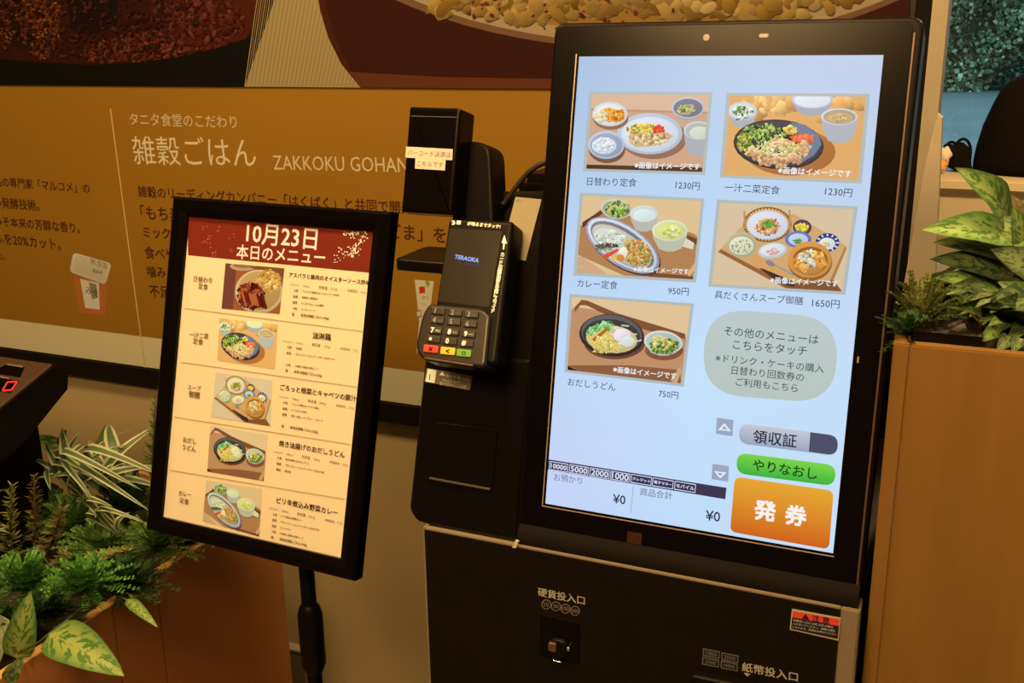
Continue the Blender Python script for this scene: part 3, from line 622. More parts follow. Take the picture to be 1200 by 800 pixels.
a.poly([(222, 250), (444, 268), (436, 319.5), (223, 299)], (120, 35, 14))
a.T = zoomT(180, 230, 4.21)
WHT = (236, 200, 150)
a.text('10月23日', (470, 180), (815, 215), WHT, bold=.012); a.text('本日のメニュー', (420, 272), (855, 303), WHT, bold=.012)
random.seed(5)
for k in range(34):
    a.up() if k % 8 == 0 else None
    x, y = random.choice([(265, 160), (240, 190), (290, 200), (300, 240), (310, 285), (395, 200), (400, 260), (330, 160), (260, 225)]); a.ell(x + random.uniform(-14, 14), y + random.uniform(-14, 14), 2.4, 2.8, (196, 110, 70), n=6, up=False)
for k in range(150):  # bright specks: glossy reflections painted into the header colour
    a.up() if k % 12 == 0 else None
    t = random.random(); x, y = 1062 - t * 80 + random.gauss(0, 7), 178 + t * 115 + random.gauss(0, 12)
    if k % 3 == 0: x, y = 985 + random.gauss(0, 24), 188 + random.gauss(0, 9)
    if k % 5 == 0: x, y = 940 + random.uniform(-40, 70), 290 + random.uniform(-40, 40)
    a.ell(x, y, random.uniform(1.5, 4), random.uniform(1.5, 4), (255, 235, 205), n=6, up=False)
a.T = None
rowq = [[(266.7, 308.4), (335.6, 314.3), (330, 367.8), (262, 361.4)], [(259.6, 372.5), (327.7, 380), (324.4, 432.6), (257, 421.8)], [(255.4, 435.5), (321.5, 445.3), (319, 498.7), (249.6, 488)],
        [(249, 498), (316, 508.8), (311.3, 563), (245.3, 551.6)], [(244.2, 562), (309.5, 572), (306, 627.8), (240, 609.6)]]
ph = []
for key, q in zip(('beef', 'chicken', 'soup', 'udon', 'curry'), rowq):
    b = Art(PS, .0044, fn=inkE((1.5, 1.0, .55))); cu = sum(PS.px(*p)[0] for p in q) / 4; cv = sum(PS.px(*p)[1] for p in q) / 4
    H = homog(DISH[key][1], q); paint(b, key, H); b.build('menu_photo', M_print, stand)
for A, B in (((219, 361), (427, 388)), ((214.5, 424), (421, 453)), ((207, 488), (413, 520)), ((201.7, 550), (406.5, 584))): a.up(); a.line(A, B, .8, (176, 132, 76))
DK = (64, 34, 14); LB = (120, 84, 46)
for t, A, B in (('日替わり', (230, 326.5), (251, 328.5)), ('定食', (235, 334.8), (246.5, 336.3)), ('一汁二菜', (225, 391.5), (247, 394)), ('定食', (229, 399), (240.6, 400.7)), ('スープ', (222.8, 452.8), (238, 455)), ('御膳', (224, 461), (237, 463)),
                ('おだし', (217.4, 514.3), (232.6, 517)), ('うどん', (216.4, 522.8), (232, 526)), ('カレー', (212, 576.6), (227, 579)), ('定食', (213.4, 585), (224, 587.5))): a.text(t, A, B, (110, 72, 36), bold=.01)
u0, v0 = PS.px(266.7, 308.4)
def rel(x, y): u, v = PS.px(x, y); return u - u0, v - v0
zA = zoomT(325, 300, 8.888)
kcal = 'エネルギー　%skcal', '野菜量　%sｇ', '食塩相当　%sｇ'
rows = [('アスパラと豚肉のオイスターソース炒め', 88, ('583', '215', '2.8'), [('主菜', 'アスパラと豚肉のオイスターソース炒め'), ('副菜', '麻婆風と春雨和え'), ('副菜', 'ひじきとれんこんの煮物'), ('汁物', 'オニオンスープ'), ('飯', '金芽米雑穀ごはん(160g)')]),
        ('油淋鶏', 20, ('541', '157', '2.5'), [('主菜', '油淋鶏'), ('副菜', 'ブロッコリーとカッテージチーズのサラダ'), ('', ''), ('汁物', '小松菜と豆腐の中華スープ'), ('飯', '金芽米雑穀ごはん(160g)')]),
        ('ごろっと根菜とキャベツの豚汁', 84, ('512', '243', '2.9'), [('汁物', 'ごろっと根菜とキャベツの豚汁'), ('副菜', 'たこのキムチ和え'), ('副菜', '冷奴・納豆・ヨーグルト・フルーツ'), ('', ''), ('飯', '金芽米雑穀ごはん(160g)')]),
        ('焼き油揚げのおだしうどん', 73, ('498', '126', '3.4'), [('主食', '焼き油揚げのおだしうどん'), ('副菜', 'ブロッコリーとカッテージチーズのサラダ'), ('副菜', '香の物')]),
        ('ピリ辛煮込み野菜カレー', 68, ('590', '231', '2.7'), [('主食', 'ピリ辛煮込み野菜カレー'), ('副菜', 'ブロッコリーとカッテージチーズのサラダ'), ('副菜', 'コールスロー'), ('汁物', '小松菜と豆腐の中華スープ'), ('飯', '金芽米雑穀ごはん(160g)')])]
for r, (title, wpx, nums, lines) in enumerate(rows):
    b = Art(PS, .0046, fn=ais); u1, v1 = PS.px(*rowq[r][0]); k = (PS.px(335.6, 314.3)[0] - u0) / 68.9   # metres per photo pixel here
    def tx(t, A, B, col, **kw): b.text(t, (A[0] + u1, A[1] + v1), (B[0] + u1, B[1] + v1), col, uv=True, **kw)
    cx, cy = rel(*zA(555, 235)); tx(title, (cx - wpx * k / 2, cy), (cx + wpx * k / 2, cy), DK, bold=.015)
    x0, y0 = rel(*zA(150, 290)); 
    for (s0, s1), t in zip(((0, .27), (.39, .63), (.76, .99)), (kcal[0] % nums[0], kcal[1] % nums[1], kcal[2] % nums[2])):
        L_ = rel(*zA(945, 385))[0] - x0; tx(t, (x0 + L_ * s0, y0 - .0008), (x0 + L_ * s1, y0 - .0008), LB)
    step = (rel(*zA(175, 600))[1] - rel(*zA(200, 355))[1]) / 4; x1, y1 = rel(*zA(192, 357)); x2, _ = rel(*zA(282, 370))
    for i, (lb, t) in enumerate(lines):
        if not t: continue
        yy = y1 + step * i; tx(lb, (x1, yy), (x1 + .0033 * len(lb) + .001, yy), LB, bold=.015)
        wd = min(.0036 * len(t), .0036 * 22) * (.92 if len(t) < 19 else .95); tx(t, (x2, yy), (x2 + wd, yy), LB, bold=.015)
    b.build('menu_text', M_print, stand)
a.build('menu_print_glints', M_print, stand)
# pole, collar, foot
pc = W(361, 690, 1.12); X_ = pc.x
q = MB(); q.tube([(X_, 1.12, .0), (X_, 1.12, .80), (X_, 1.125, .86)], .0112, 16); q.build('pole', M_black, stand, auto=40)
q = MB(); q.lathe((X_, 1.12, 0), [(.0112, .70), (.015, .695), (.0185, .682), (.0185, .60), (.0125, .585)][::-1]); q.build('collar', M_black, stand, auto=40)
q = MB(); q.lathe((X_, 1.12, 0), [(.15, 0), (.15, .012), (.14, .02), (.03, .03), (.018, .06)]); q.build('foot', M_black, stand, auto=40)
q = MB(); q.box((X_ - .02, 1.115, .845), (X_ + .02, 1.14, .93)); q.build('bracket', M_black, stand)

# ================================================================ ticket machine
TL = 1.03   # depth of the cabinet front
mach = thing('ticket_machine', 'black meal ticket machine with a tall lit touch screen showing dishes', 'ticket machine', (-.32, 1.25, 0))
PC = Plane((0, TL, .5), (1, 0, 0), (0, 0, 1))
def cz(px, py): return PC.px(px, py)
box('cabinet', (-.578, TL + .006, 0), (-.057, 1.55, .9095), M_panel, mach, .003)
box('frame_strip', (-.0765, TL, 0), (-.0568, TL + .03, .911), M_taupe, mach, .0015)
box('frame_strip', (-.578, TL, 0), (-.5745, TL + .012, .911), M_taupe, mach, .0008)
box('frame_strip', (-.5745, TL, .9085), (-.0765, TL + .008, .9113), M_taupe, mach, .0006)
slab('front_panel', PC, [(-.5745, -.498), (-.0765, -.498), (-.0765, .4085), (-.5745, .4085)], -.006, .0006, M_panel, mach)
a = Art(PC, .0009, fn=inkE((.8, .5, .25)))
a.T = zoomT(600, 670, 6.667); TP = (150, 122, 84)
a.text('硬貨投入口', (205, 150), (570, 222), TP, bold=.012)
for (cx, cy), t in zip(((270, 250), (345, 265), (420, 283), (495, 300)), ('10', '50', '100', '500')):
    a.ell(cx, cy, 38, 38, (112, 80, 60), n=24); a.ell(cx, cy, 33, 33, (26, 18, 12), n=24); a.text(t, (cx - 9 * len(t), cy - 2), (cx + 9 * len(t), cy + 2), (112, 84, 62))
a.build('coin_lettering', M_print, mach)
a = Art(PC, .0009, fn=inkE((.8, .5, .25))); a.T = zoomT(800, 690, 5.714)
for (x, y), t in zip(((138, 393), (262, 420), (133, 450), (258, 475)), ('1000', '5000', '2000', '10000')):
    a.up(); a.poly([(x, y), (x + 112, y + 22), (x + 110, y + 72), (x - 2, y + 50)], (92, 76, 54)); a.up(); a.poly([(x + 6, y + 7), (x + 107, y + 28), (x + 105, y + 66), (x + 4, y + 45)], (24, 17, 12)); a.text(t, (x + 18, y + 29), (x + 92, y + 44), (100, 82, 58))
a.text('紙幣投入口', (400, 515), (772, 587), TP, bold=.012); a.up(); a.poly([(410, 555), (455, 564), (432, 582)], TP)
a.build('bill_lettering', M_print, mach)
lab = slab('warning_label', PC, [cz(800 + x / 5.714, 690 + y / 5.714) for x, y in ((733, 130), (1060, 190), (1045, 342), (718, 268))], .0005, .0012, mat('label_cream', (.45, .38, .28), .5), mach)
a = Art(PC, .0014, fn=inkE((.8, .5, .25))); a.T = zoomT(800, 690, 5.714)
a.poly([(740, 142), (1052, 199), (1039, 330), (727, 262)], (30, 20, 16)); a.up(); a.poly([(740, 142), (1052, 199), (1047, 243), (736, 184)], (186, 52, 34)); a.text('▲ 注 意', (800, 176), (985, 209), (40, 14, 10), bold=.02)
for i, t in enumerate(('紙幣投入口にお札以外の物を', '入れないでください。故障の原因', 'となります。係員をお呼びください')): a.text(t, (742 - i * 3, 203 + i * 22), (1010 + i * 10, 252 + i * 24), (170, 150, 116))
a.build('label_print', M_print, lab)
# coin slot: recess frame, cup and lever
cs = slab('coin_slot', PC, rounded([cz(633, 719), cz(680, 729), cz(680, 779), cz(633, 768)], .004), -.002, .0016, M_gloss, mach, .001)
u, v = cz(656, 757); slab('coin_cup', PC, rrect(u, v, .026, .026, .011, 7), .0014, .0075, M_black, cs, .004)
slab('coin_lever', PC, rrect(u - .006, v + .003, .010, .012, .002), .007, .011, mat('brown_chrome', (.22, .15, .12), .3, metal=.8), cs, .001)
u, v = cz(668, 757); slab('lever_knob', PC, rrect(u, v, .005, .006, .0024), .001, .008, M_chrome, cs, .002)
q = MB(); u, v = cz(656, 768); q.tube([PC.w(u + .011 * math.sin(t), v - .003 + .004 * (1 - math.cos(t)), .0085) for t in (k / 8 - .5 for k in range(9))], .0009, 6); q.build('chrome_lip', M_chrome, cs)
# banknote slot
bs = slab('bill_slot', PC, rounded([cz(812, 784), cz(935, 810), cz(930, 850), cz(806, 824)], .006), -.001, .012, M_black, mach, .004)
slab('bill_mouth', PC, [cz(829, 794), cz(905, 811), cz(904, 818), cz(828, 801)], .011, .0128, M_chrome, bs, .0008)
slab('bill_opening', PC, [cz(829, 801), cz(905, 818), cz(903, 838), cz(827, 822)], .011, .0124, M_matte, bs)
# monitor
TM = math.radians(12.4)
PM = Plane((0, 1.116, 1.221), (1, 0, 0), (0, math.sin(TM), math.cos(TM)))
def mz(x, y): return PM.px(x, y)
hl = [mz(651.5, 27.5), mz(1084.5, 20.5), mz(1007.5, 690), mz(606, 630)]
slab('monitor_housing', PM, rounded([(hl[3][0], hl[3][1] - .012), (hl[2][0], hl[3][1] - .012), (hl[1][0], hl[1][1]), (hl[0][0], hl[0][1])], [.004, .004, .014, .014]), -.055, .004, M_black, mach, .004)
L0, R0, B0, T0 = hl[3][0] + .004, hl[2][0] - .0045, hl[3][1] - .002, hl[1][1] - .004
slab('bezel_glass', PM, rounded([(L0, B0), (R0, B0), (R0, T0), (L0, T0)], [.002, .002, .010, .010]), .003, .0052, M_gloss, mach, .0008)
sc4 = [mz(684, 67), mz(1040, 66), mz(973, 646), mz(638, 588)]
sl, sr, sb, st_ = (sc4[0][0] + sc4[3][0]) / 2, (sc4[1][0] + sc4[2][0]) / 2, (sc4[2][1] + sc4[3][1]) / 2, (sc4[0][1] + sc4[1][1]) / 2
q = MB()
for (u0_, v0_, u1_, v1_) in ((sl - .0042, sb - .0042, sl - .0030, st_ + .003), (sl - .0042, sb - .0042, sr + .0012, sb - .0030)):
    q.slab(PM, [(u0_, v0_), (u1_, v0_), (u1_, v1_), (u0_, v1_)], .005, .0058)
q.build('screen_trim', mat('trim_line', (.42, .34, .30), .4, metal=.4), mach)
slab('side_rim', PM, [(R0 + .0006, B0), (R0 + .0030, B0), (R0 + .0030, T0 - .012), (R0 + .0006, T0 - .012)], .003, .0058, M_bronze, mach, .0006)
# sill under the monitor where it meets the cabinet
q = MB(); prof = [(1.034, .9115), (1.034, .917), (1.040, .928), (1.052, .935), (1.10, .935), (1.10, .9115)]
n = len(prof); vs = [(-.452, y, z) for y, z in prof] + [(-.060, y, z) for y, z in prof]
q.add(vs, [tuple(range(n)), tuple(range(2 * n - 1, n - 1, -1))] + [(i, i + n, (i + 1) % n + n, (i + 1) % n) for i in range(n)]); q.build('lower_sill', M_matte, mach, auto=40)
box('rear_housing', (-.545, 1.26, .912), (-.09, 1.50, W(600, 204, 1.26).z), M_black, mach, .012)
slab('sensor_window', PM, [mz(737, 621), mz(754, 624), mz(753, 637), mz(736, 634)], .0052, .0056, mat('sensor_red', (.035, .012, .010), .3), mach)
M_lens = mat('lens_grey', (.02, .018, .018), .2); q = MB(); u, v = mz(829, 45); q.slab(PM, rrect(u, v, .007, .007, .0034, 6), .005, .0056); q.build('camera_eye', M_lens, mach); q = MB(); u, v = mz(896, 43); q.slab(PM, rrect(u, v, .010, .004, .002, 4), .005, .0056); q.build('status_window', M_lens, mach)
q = MB(); u, v = mz(1006, 421); q.slab(PM, rrect(u, v, .002, .007, .0009), .005, .0056); q.build('scratch_mark', M_taupe, mach)
tp = slab('tape_piece', PC, [cz(601, 640), cz(605, 631.5), cz(609, 632.5), cz(605.5, 641)], .0008, .0028, M_paper, mach)

# the lit display: ground, five dishes, buttons
NAVY = (46, 50, 84)
slab('touch_screen', PM, [(sl - .001, sb - .001), (sr + .001, sb - .001), (sr + .001, st_ + .001), (sl - .001, st_ + .001)], .0045, .0054, M_gloss, mach)
disp = COL.objects['touch_screen']
a = Art(PM, .0057); g = {}
cols = [[(166, 192, 226), (176, 202, 234), (186, 204, 234)], [(180, 208, 240), (186, 216, 246), (190, 212, 240)], [(190, 216, 248), (196, 224, 252), (196, 222, 248)], [(196, 210, 248), (190, 220, 250), (200, 224, 248)]]
for i in range(3):
    for j in range(2):
        us = [sl + (sr - sl) * (j + k) / 2 for k in (0, 1)]; vs_ = [st_ + (sb - st_) * (i + k) / 3 for k in (0, 1)]
        a._put([(us[0], vs_[1]), (us[1], vs_[1]), (us[1], vs_[0]), (us[0], vs_[0])], [srgb(c) for c in (cols[i + 1][j], cols[i + 1][j + 1], cols[i][j + 1], cols[i][j])])
a.build('display_ground', M_screen, disp)
def button(name, q, r, c0, c1, draw=None, T=None):
    a = Art(PM, .0059); a.T = T
    if q: a.rgrad(q, r, c0, c1)
    if draw: draw(a)
    return a.build(name, M_screen, disp)
caps = {'grill': (('日替わり定食', (170, 702), (502, 712)), ('1230円', (762, 727), (922, 737)), ((490, 595), (925, 606))),
        'chicken': (('一汁二菜定食', (62, 684), (428, 706)), ('1230円', (730, 712), (910, 725)), ((418, 572), (905, 596))),
        'curry': (('カレー定食', (113, 686), (403, 702)), ('950円', (766, 741), (914, 750)), ((520, 585), (915, 604))),
        'soup': (('具だくさんスープ御膳', (108, 655), (698, 700)), ('1650円', (758, 712), (940, 724)), ((480, 560), (930, 584))),
        'udon': (('おだしうどん', (157, 608), (476, 646)), ('750円', (763, 688), (893, 702)), ((462, 525), (882, 572)))}
for key, (t1, t2, ov) in caps.items():
    fn, q, T, ground = DISH[key]; c = (sum(p[0] for p in q) / 4, sum(p[1] for p in q) / 4)
    a = Art(PM, .0059); a.T = T; big = [(c[0] + (p[0] - c[0]) * 1.055, c[1] + (p[1] - c[1]) * 1.075) for p in q]; a.poly(big, (176, 186, 186))
    paint(a, key, T); a.T = T; a.up(); a.text('※画像はイメージです', *ov, (232, 236, 240), bold=.02); a.build('menu_photo', M_screen, disp)
    a = Art(PM, .0059); a.T = T; a.text(t1[0], t1[1], t1[2], NAVY, bold=.004); a.build('dish_name', M_screen, disp); a = Art(PM, .0059); a.T = T; a.text(t2[0], t2[1], t2[2], NAVY, bold=.004); a.build('price_text', M_screen, disp)
TA = zoomT(810, 350, 6)
def dr(a):
    for t, A, B in (('その他のメニューは', (240, 222), (900, 286)), ('こちらをタッチ', (302, 318), (820, 366)), ('※ドリンク・ケーキの購入', (180, 410), (938, 490)), ('日替わり回数券の', (292, 497), (798, 550)), ('ご利用もこちら', (322, 578), (755, 626))): a.text(t, A, B, (48, 48, 56), bold=.004)
button('other_menu_button', [(112, 62), (1045, 132), (1010, 735), (82, 662)], .052, (186, 202, 202), (182, 196, 192), dr, TA)
TB = zoomT(820, 480, 4.442)
def dr(a):
    a.rgrad([(578, 112), (724, 128), (718, 234), (572, 214)], .0001, (66, 72, 96), (84, 90, 112)) if 0 else None
    a.up(); o = rounded([a.uv(p) for p in ((582, 113), (725, 132), (717, 234), (575, 214))], [0, .011, .011, 0], 8); v = o
    if sum(o[i][0] * o[(i + 1) % len(o)][1] - o[(i + 1) % len(o)][0] * o[i][1] for i in range(len(o))) < 0: o = o[::-1]
    a._put(o, [srgb((72, 78, 104))] * len(o)); a.line((582, 113), (575, 214), 5, (56, 60, 84))
    a.text('領収証', (284, 133), (508, 160), (24, 28, 48), bold=.01)
button('receipt_button', [(214, 66), (726, 130), (718, 236), (208, 170)], .0115, (196, 200, 214), (150, 164, 190), dr, TB)
button('redo_button', [(200, 218), (714, 284), (703, 392), (196, 326)], .0115, (122, 214, 70), (52, 178, 62), lambda a: a.text('やりなおし', (282, 280), (614, 330), (16, 66, 24), bold=.012), TB)
button('issue_button', [(188, 343), (700, 416), (676, 720), (163, 628)], .0075, (230, 166, 50), (206, 98, 26), lambda a: (a.text('発', (292, 512), (398, 526), (246, 240, 236), bold=.03), a.text('券', (452, 536), (558, 552), (246, 240, 236), bold=.03)), TB)
def tri(up):
    def dr(a):
        p = [(101, 101), (168, 108), (134, 66)] if up else [(80, 314), (145, 322), (112, 352)]; c = (sum(k[0] for k in p) / 3, sum(k[1] for k in p) / 3)
        a.up(); a.poly(p, (232, 240, 250)); a.up(); a.poly([(c[0] + (x - c[0]) * .48, c[1] + (y - c[1]) * .48) for x, y in p], (150, 168, 194))
    return dr
button('scroll_up_button', [(95, 37), (181, 50), (176, 134), (90, 121)], .0003, (154, 168, 192), (150, 166, 192), tri(True), TB)
button('scroll_down_button', [(72, 277), (158, 288), (153, 369), (67, 356)], .0003, (154, 168, 192), (150, 166, 192), tri(False), TB)
TD = zoomT(630, 530, 5)
def dr(a):
    a.poly([(76, 36), (1113, 201), (1106, 268), (70, 96)], (58, 50, 78))
    for (x0, x1), t in zip(((80, 190), (197, 310), (317, 432), (438, 552), (558, 678), (683, 805), (812, 935)), ('10000', '5000', '2000', '1000', 'クレジット', '電子マネー', 'モバイル')):
        y = lambda x, k: 38 + (x - 75) * .158 + k
        a.up(); a.poly([(x0, y(x0, 6)), (x1, y(x1, 6)), (x1 - 4, y(x1, 57)), (x0 - 4, y(x0, 57))], (206, 214, 238)); a.up(); a.poly([(x0 + 4, y(x0, 11)), (x1 - 4, y(x1, 11)), (x1 - 8, y(x1, 52)), (x0, y(x0, 52))], (48, 44, 84)); a.text(t, (x0 + 8, y(x0, 32)), (x1 - 10, y(x1, 31)), (220, 226, 244), bold=.02, sy=.9)
    a.text('お預かり', (107, 138), (272, 162), (96, 104, 136)); a.text('¥0', (452, 264), (524, 272), (28, 34, 60), bold=.008); a.up(); a.line((571, 185), (555, 350), 2.5, (130, 140, 168))
    a.text('商品合計', (610, 222), (797, 248), (96, 104, 136)); a.text('¥0', (993, 360), (1076, 370), (28, 34, 60), bold=.008)
button('payment_bar', None, 0, None, None, dr, TD)

# card reader column on the left flank of the machine
PL = PM
cu = MB(); cu.slab(PL, rounded([PL.px(*p) for p in ((478.5, 597), (487, 611), (607, 643), (622, 420), (497, 420))], [.006, .006, .003, .006, .006]), -.10, -.001, .005, 4)
card = cu.build('card_unit', M_black, mach)
slab('flank_panel', PL, rounded([PL.px(*p) for p in ((565, 440), (626, 440), (652, 222), (592, 222))], .004), -.07, -.022, M_matte, mach, .004)
slab('guide_sheet', PL, [PL.px(*p) for p in ((596, 229), (627, 232), (608, 305), (578, 300))], -.0225, -.0212, mat('guide_paper', (.30, .28, .21), .7), mach)
a = Art(PL, -.0210, fn=inkE((.8, .5, .25))); a.text('ｶｰﾄﾞ', (598, 233), (603, 234), (60, 50, 34)); a.build('guide_print', M_print, mach)
z3 = zoomT(460, 420, 3.335)
slab('receipt_door', PL, rounded([PL.px(*z3(*p)) for p in ((165, 248), (412, 276), (388, 520), (132, 470))], .003), -.002, .0008, M_black, mach, .0008)
slab('door_lip', PL, [PL.px(*z3(*p)) for p in ((148, 462), (385, 506), (384, 514), (146, 470))], .0005, .0030, M_grey, mach, .0005)
lb2 = slab('card_slot_label', PL, [PL.px(*z3(*p)) for p in ((132, 37), (312, 68), (301, 124), (124, 90))], -.0012, -.0003, mat('label_brown', (.16, .13, .10), .4), mach)
a = Art(PL, -.0001, fn=inkE((.8, .5, .25))); a.T = z3
a.poly([(138, 40), (172, 46), (164, 96), (129, 90)], (196, 176, 132)); a.up(); a.line((147, 60), (143, 84), 4, (90, 76, 52)); a.up(); a.poly([(182, 64), (205, 68), (195, 50)], (214, 190, 140))
a.text('カード挿入口', (208, 66), (296, 80), (206, 176, 124), bold=.01); a.text('Insert card', (196, 82), (262, 92), (176, 150, 104)); a.text('取り忘れにご注意', (184, 96), (288, 112), (190, 160, 112)); a.build('label_print', M_print, lb2)

# ---------------------------------------------------------------- payment terminal
TT = math.radians(27)
z2 = zoomT(470, 240, 3.6375)
PT = Plane(W(528, 425, 1.035), (1, 0, 0), (0, math.sin(TT), math.cos(TT)))
def tz(x, y): return PT.px(*z2(x, y))
term = thing('payment_terminal', 'small black card payment terminal with keypad mounted beside the screen', 'payment terminal', tuple(W(528, 425, 1.06)))
slab('terminal_body', PT, rounded([tz(*p) for p in ((203, 56), (478, 68), (402, 690), (120, 600))], [.005, .006, .01, .01]), -.034, 0, M_black, term, .005, 4)
slab('keypad_block', PT, rounded([tz(*p) for p in ((128, 425), (352, 447), (388, 480), (366, 700), (92, 664), (68, 610), (98, 470))], [.004, .004, .004, .008, .01, .01, .008]), -.03, .006, mat('keypad_black', (.010, .008, .007), .35), term, .004, 4)
dsp = slab('display', PT, rounded([tz(*p) for p in ((208, 100), (432, 112), (376, 436), (158, 412))], .002), -.001, .0006, mat('display_glass', (.012, .010, .008), .25), term)
a = Art(PT, .0009); a.T = z2; a.text('TERAOKA', (231, 221), (332, 238), (150, 186, 250), bold=.03); a.text('To a new balance', (245, 248), (356, 259), (60, 70, 110)); a.build('display_lettering', M_screen, dsp)
a = Art(PT, .0003, fn=inkE((.8, .5, .25))); a.T = z2
for r_ in (9, 5): a.ell(222, 76, r_, r_ * 1.1, (206, 180, 136), n=12); a.ell(220, 76, r_ - 2, r_ - 2, (16, 12, 10), n=12)
a.up(); a.poly([(238, 67), (256, 68), (254, 84), (236, 83)], (206, 180, 136)); a.text('が鳴るまでタッチ!', (284, 79), (424, 93), (222, 196, 150), bold=.02)
a.up(); a.poly([(441, 128), (452, 165), (443, 165), (440, 190), (434, 190), (436, 164), (429, 162)], (206, 180, 136)); a.vtext('カードの磁気面を手前にスライド', (434, 203), (392, 460), (206, 180, 136), size=1.15, bold=.02)
a.build('body_lettering', M_print, term)
kk = 0
KEYS = [((170, 458), '1'), ((243, 465), '2'), ((312, 473), '3'), ((166, 497), '4'), ((237, 504), '5'), ((306, 513), '6'), ((158, 540), '7'), ((230, 547), '8'), ((299, 556), '9'), ((150, 577), '*'), ((221, 586), '0'), ((291, 595), '#')]
M_key = mat('key_black', (.014, .011, .009), .4)
for (cx, cy), t in KEYS:
    k_ = slab('key', PT, rounded([tz(cx - 29, cy - 18), tz(cx + 29, cy - 12), tz(cx + 26, cy + 18), tz(cx - 31, cy + 12)], .0015), .005, .0085, M_key, term, .001)
    a = Art(PT, .0087, fn=inkE((.8, .5, .25))); a.T = z2; br = 1 if t in '789*0#' else .5
    a.text(t, (cx - 17, cy - 1), (cx - 5, cy), tuple(c * br for c in (226, 200, 160)), bold=.03, ref='0')
    if t in '23456789': a.text(('ABC', 'DEF', 'GHI', 'JKL', 'MNO', 'PRS', 'TUV', 'WXY')[int(t) - 2], (cx + 1, cy + 1), (cx + 21, cy + 4), tuple(c * br for c in (170, 150, 120)))
    a.build('key_print', M_print, k_)
for (cx, cy), c, t, l in (((141, 619), (.62, .05, .03), '×', 'red cancel key'), ((213, 628), (.72, .48, .03), '<', 'yellow correction key'), ((281, 637), (.12, .33, .06), '○', 'green confirm key')):
    k_ = slab('key', PT, rounded([tz(cx - 31, cy - 19), tz(cx + 31, cy - 13), tz(cx + 27, cy + 19), tz(cx - 34, cy + 13)], .0015), .005, .0088, mat('key_colour', c, .35), term, .001); k_['label'] = l
    a = Art(PT, .0090); a.T = z2; a.text(t, (cx - 8, cy), (cx + 6, cy + 2), (30, 14, 8), bold=.03); a.build('key_print', M_print, k_)
q = MB(); q.tube([W(548, 420, 1.08), W(556, 400, 1.14), W(560, 380, 1.20)], .016, 10); q.build('mount_arm', M_matte, term, True)
slab('front_lip', PT, rounded([tz(*p) for p in ((110, 652), (318, 684), (314, 692), (106, 660))], .0008), .004, .0068, M_bronze, term, .0005)

# ---------------------------------------------------------------- barcode scanner
TBc = math.radians(15); z1 = zoomT(450, 100, 4)
PB = Plane(W(505, 250, 1.16), (1, 0, 0), (0, math.sin(TBc), math.cos(TBc)))
def bz(x, y): return PB.px(*z1(x, y))
scn = thing('barcode_scanner', 'upright black scanner with two white stickers standing above the terminal', 'scanner', tuple(W(505, 300, 1.18)))
slab('scanner_head', PB, rounded([bz(*p) for p in ((118, 98), (358, 106), (316, 607), (79, 592))], [.004, .004, .002, .002]), -.042, 0, M_gloss, scn, .004, 4)
slab('scanner_back', PB, rounded([PB.px(*p) for p in ((526, 158), (559, 161), (563, 262), (512, 258))], [.012, .022, .001, .001]), -.085, -.04, M_black, scn, .004)
st = slab('sticker', PB, [bz(*p) for p in ((104, 287), (323, 299), (320, 351), (101, 338))], -.0002, .0004, M_paper, scn)
a = Art(PB, .0006, fn=inkE((.8, .5, .25))); a.T = z1; a.text('バーコード決済は', (112, 314), (314, 326), (120, 92, 56), bold=.01); a.build('sticker_print', M_print, st)
st = slab('sticker', PB, [bz(*p) for p in ((148, 338), (290, 346), (286, 399), (146, 390))], -.0002, .0005, M_paper, scn)
a = Art(PB, .0007, fn=inkE((.8, .5, .25))); a.T = z1; a.text('こちらです', (156, 366), (278, 373), (120, 92, 56), bold=.01); a.build('sticker_print', M_print, st)
slab('top_ridge', PB, [bz(*p) for p in ((128, 142), (340, 148), (340, 152), (128, 146))], -.0002, .0008, M_grey, scn)
p = W(461, 303, 1.13); p2 = W(516, 312, 1.13); z0 = W(461, 316, 1.13).z
PH = Plane((0, 1.13, (p.z)), (1, 0, 0), (0, 1, 0))
slab('scan_tray', PH, rounded([(p.x, 0), (p2.x + .06, 0), (p2.x + .06, .09), (p.x, .09)], [.012, .003, .003, .012]), -(p.z - z0), 0, M_black, scn, .003)
q = MB(); q.tube([(-.555, 1.24, p.z - .006), (-.548, 1.255, p.z + .04), (-.545, 1.262, p.z + .07)], .02, 12); q.build('support_arm', M_matte, scn, True)
q = MB(); q.tube([(-.545, 1.24, .925), (-.55, 1.24, p.z)], .018, 12); q.build('column', M_matte, scn, True)
cab = thing('scanner_cable', 'black cable arching from behind the tall screen to the scanner', 'cable', tuple(W(640, 190, 1.24)))
pts = [(668, 186), (655, 186.5), (642, 189), (630, 194), (618, 203), (607, 216), (597, 230), (588, 242), (580, 252), (572, 264)]
q = MB(); q.tube([W(x, y, 1.235) for x, y in pts], .0036, 10); q.build('cable_sheath', mat('cable_rubber', (.03, .022, .015), .4), cab, True)
q = MB()
for k in range(9):
    c = W(591 - k * 1.9, 238 + k * 3, 1.235); q.tube([c, c + Vector((-.0012, 0, -.0018))], .0058, 10)
q.build('strain_relief', M_black, cab, True)

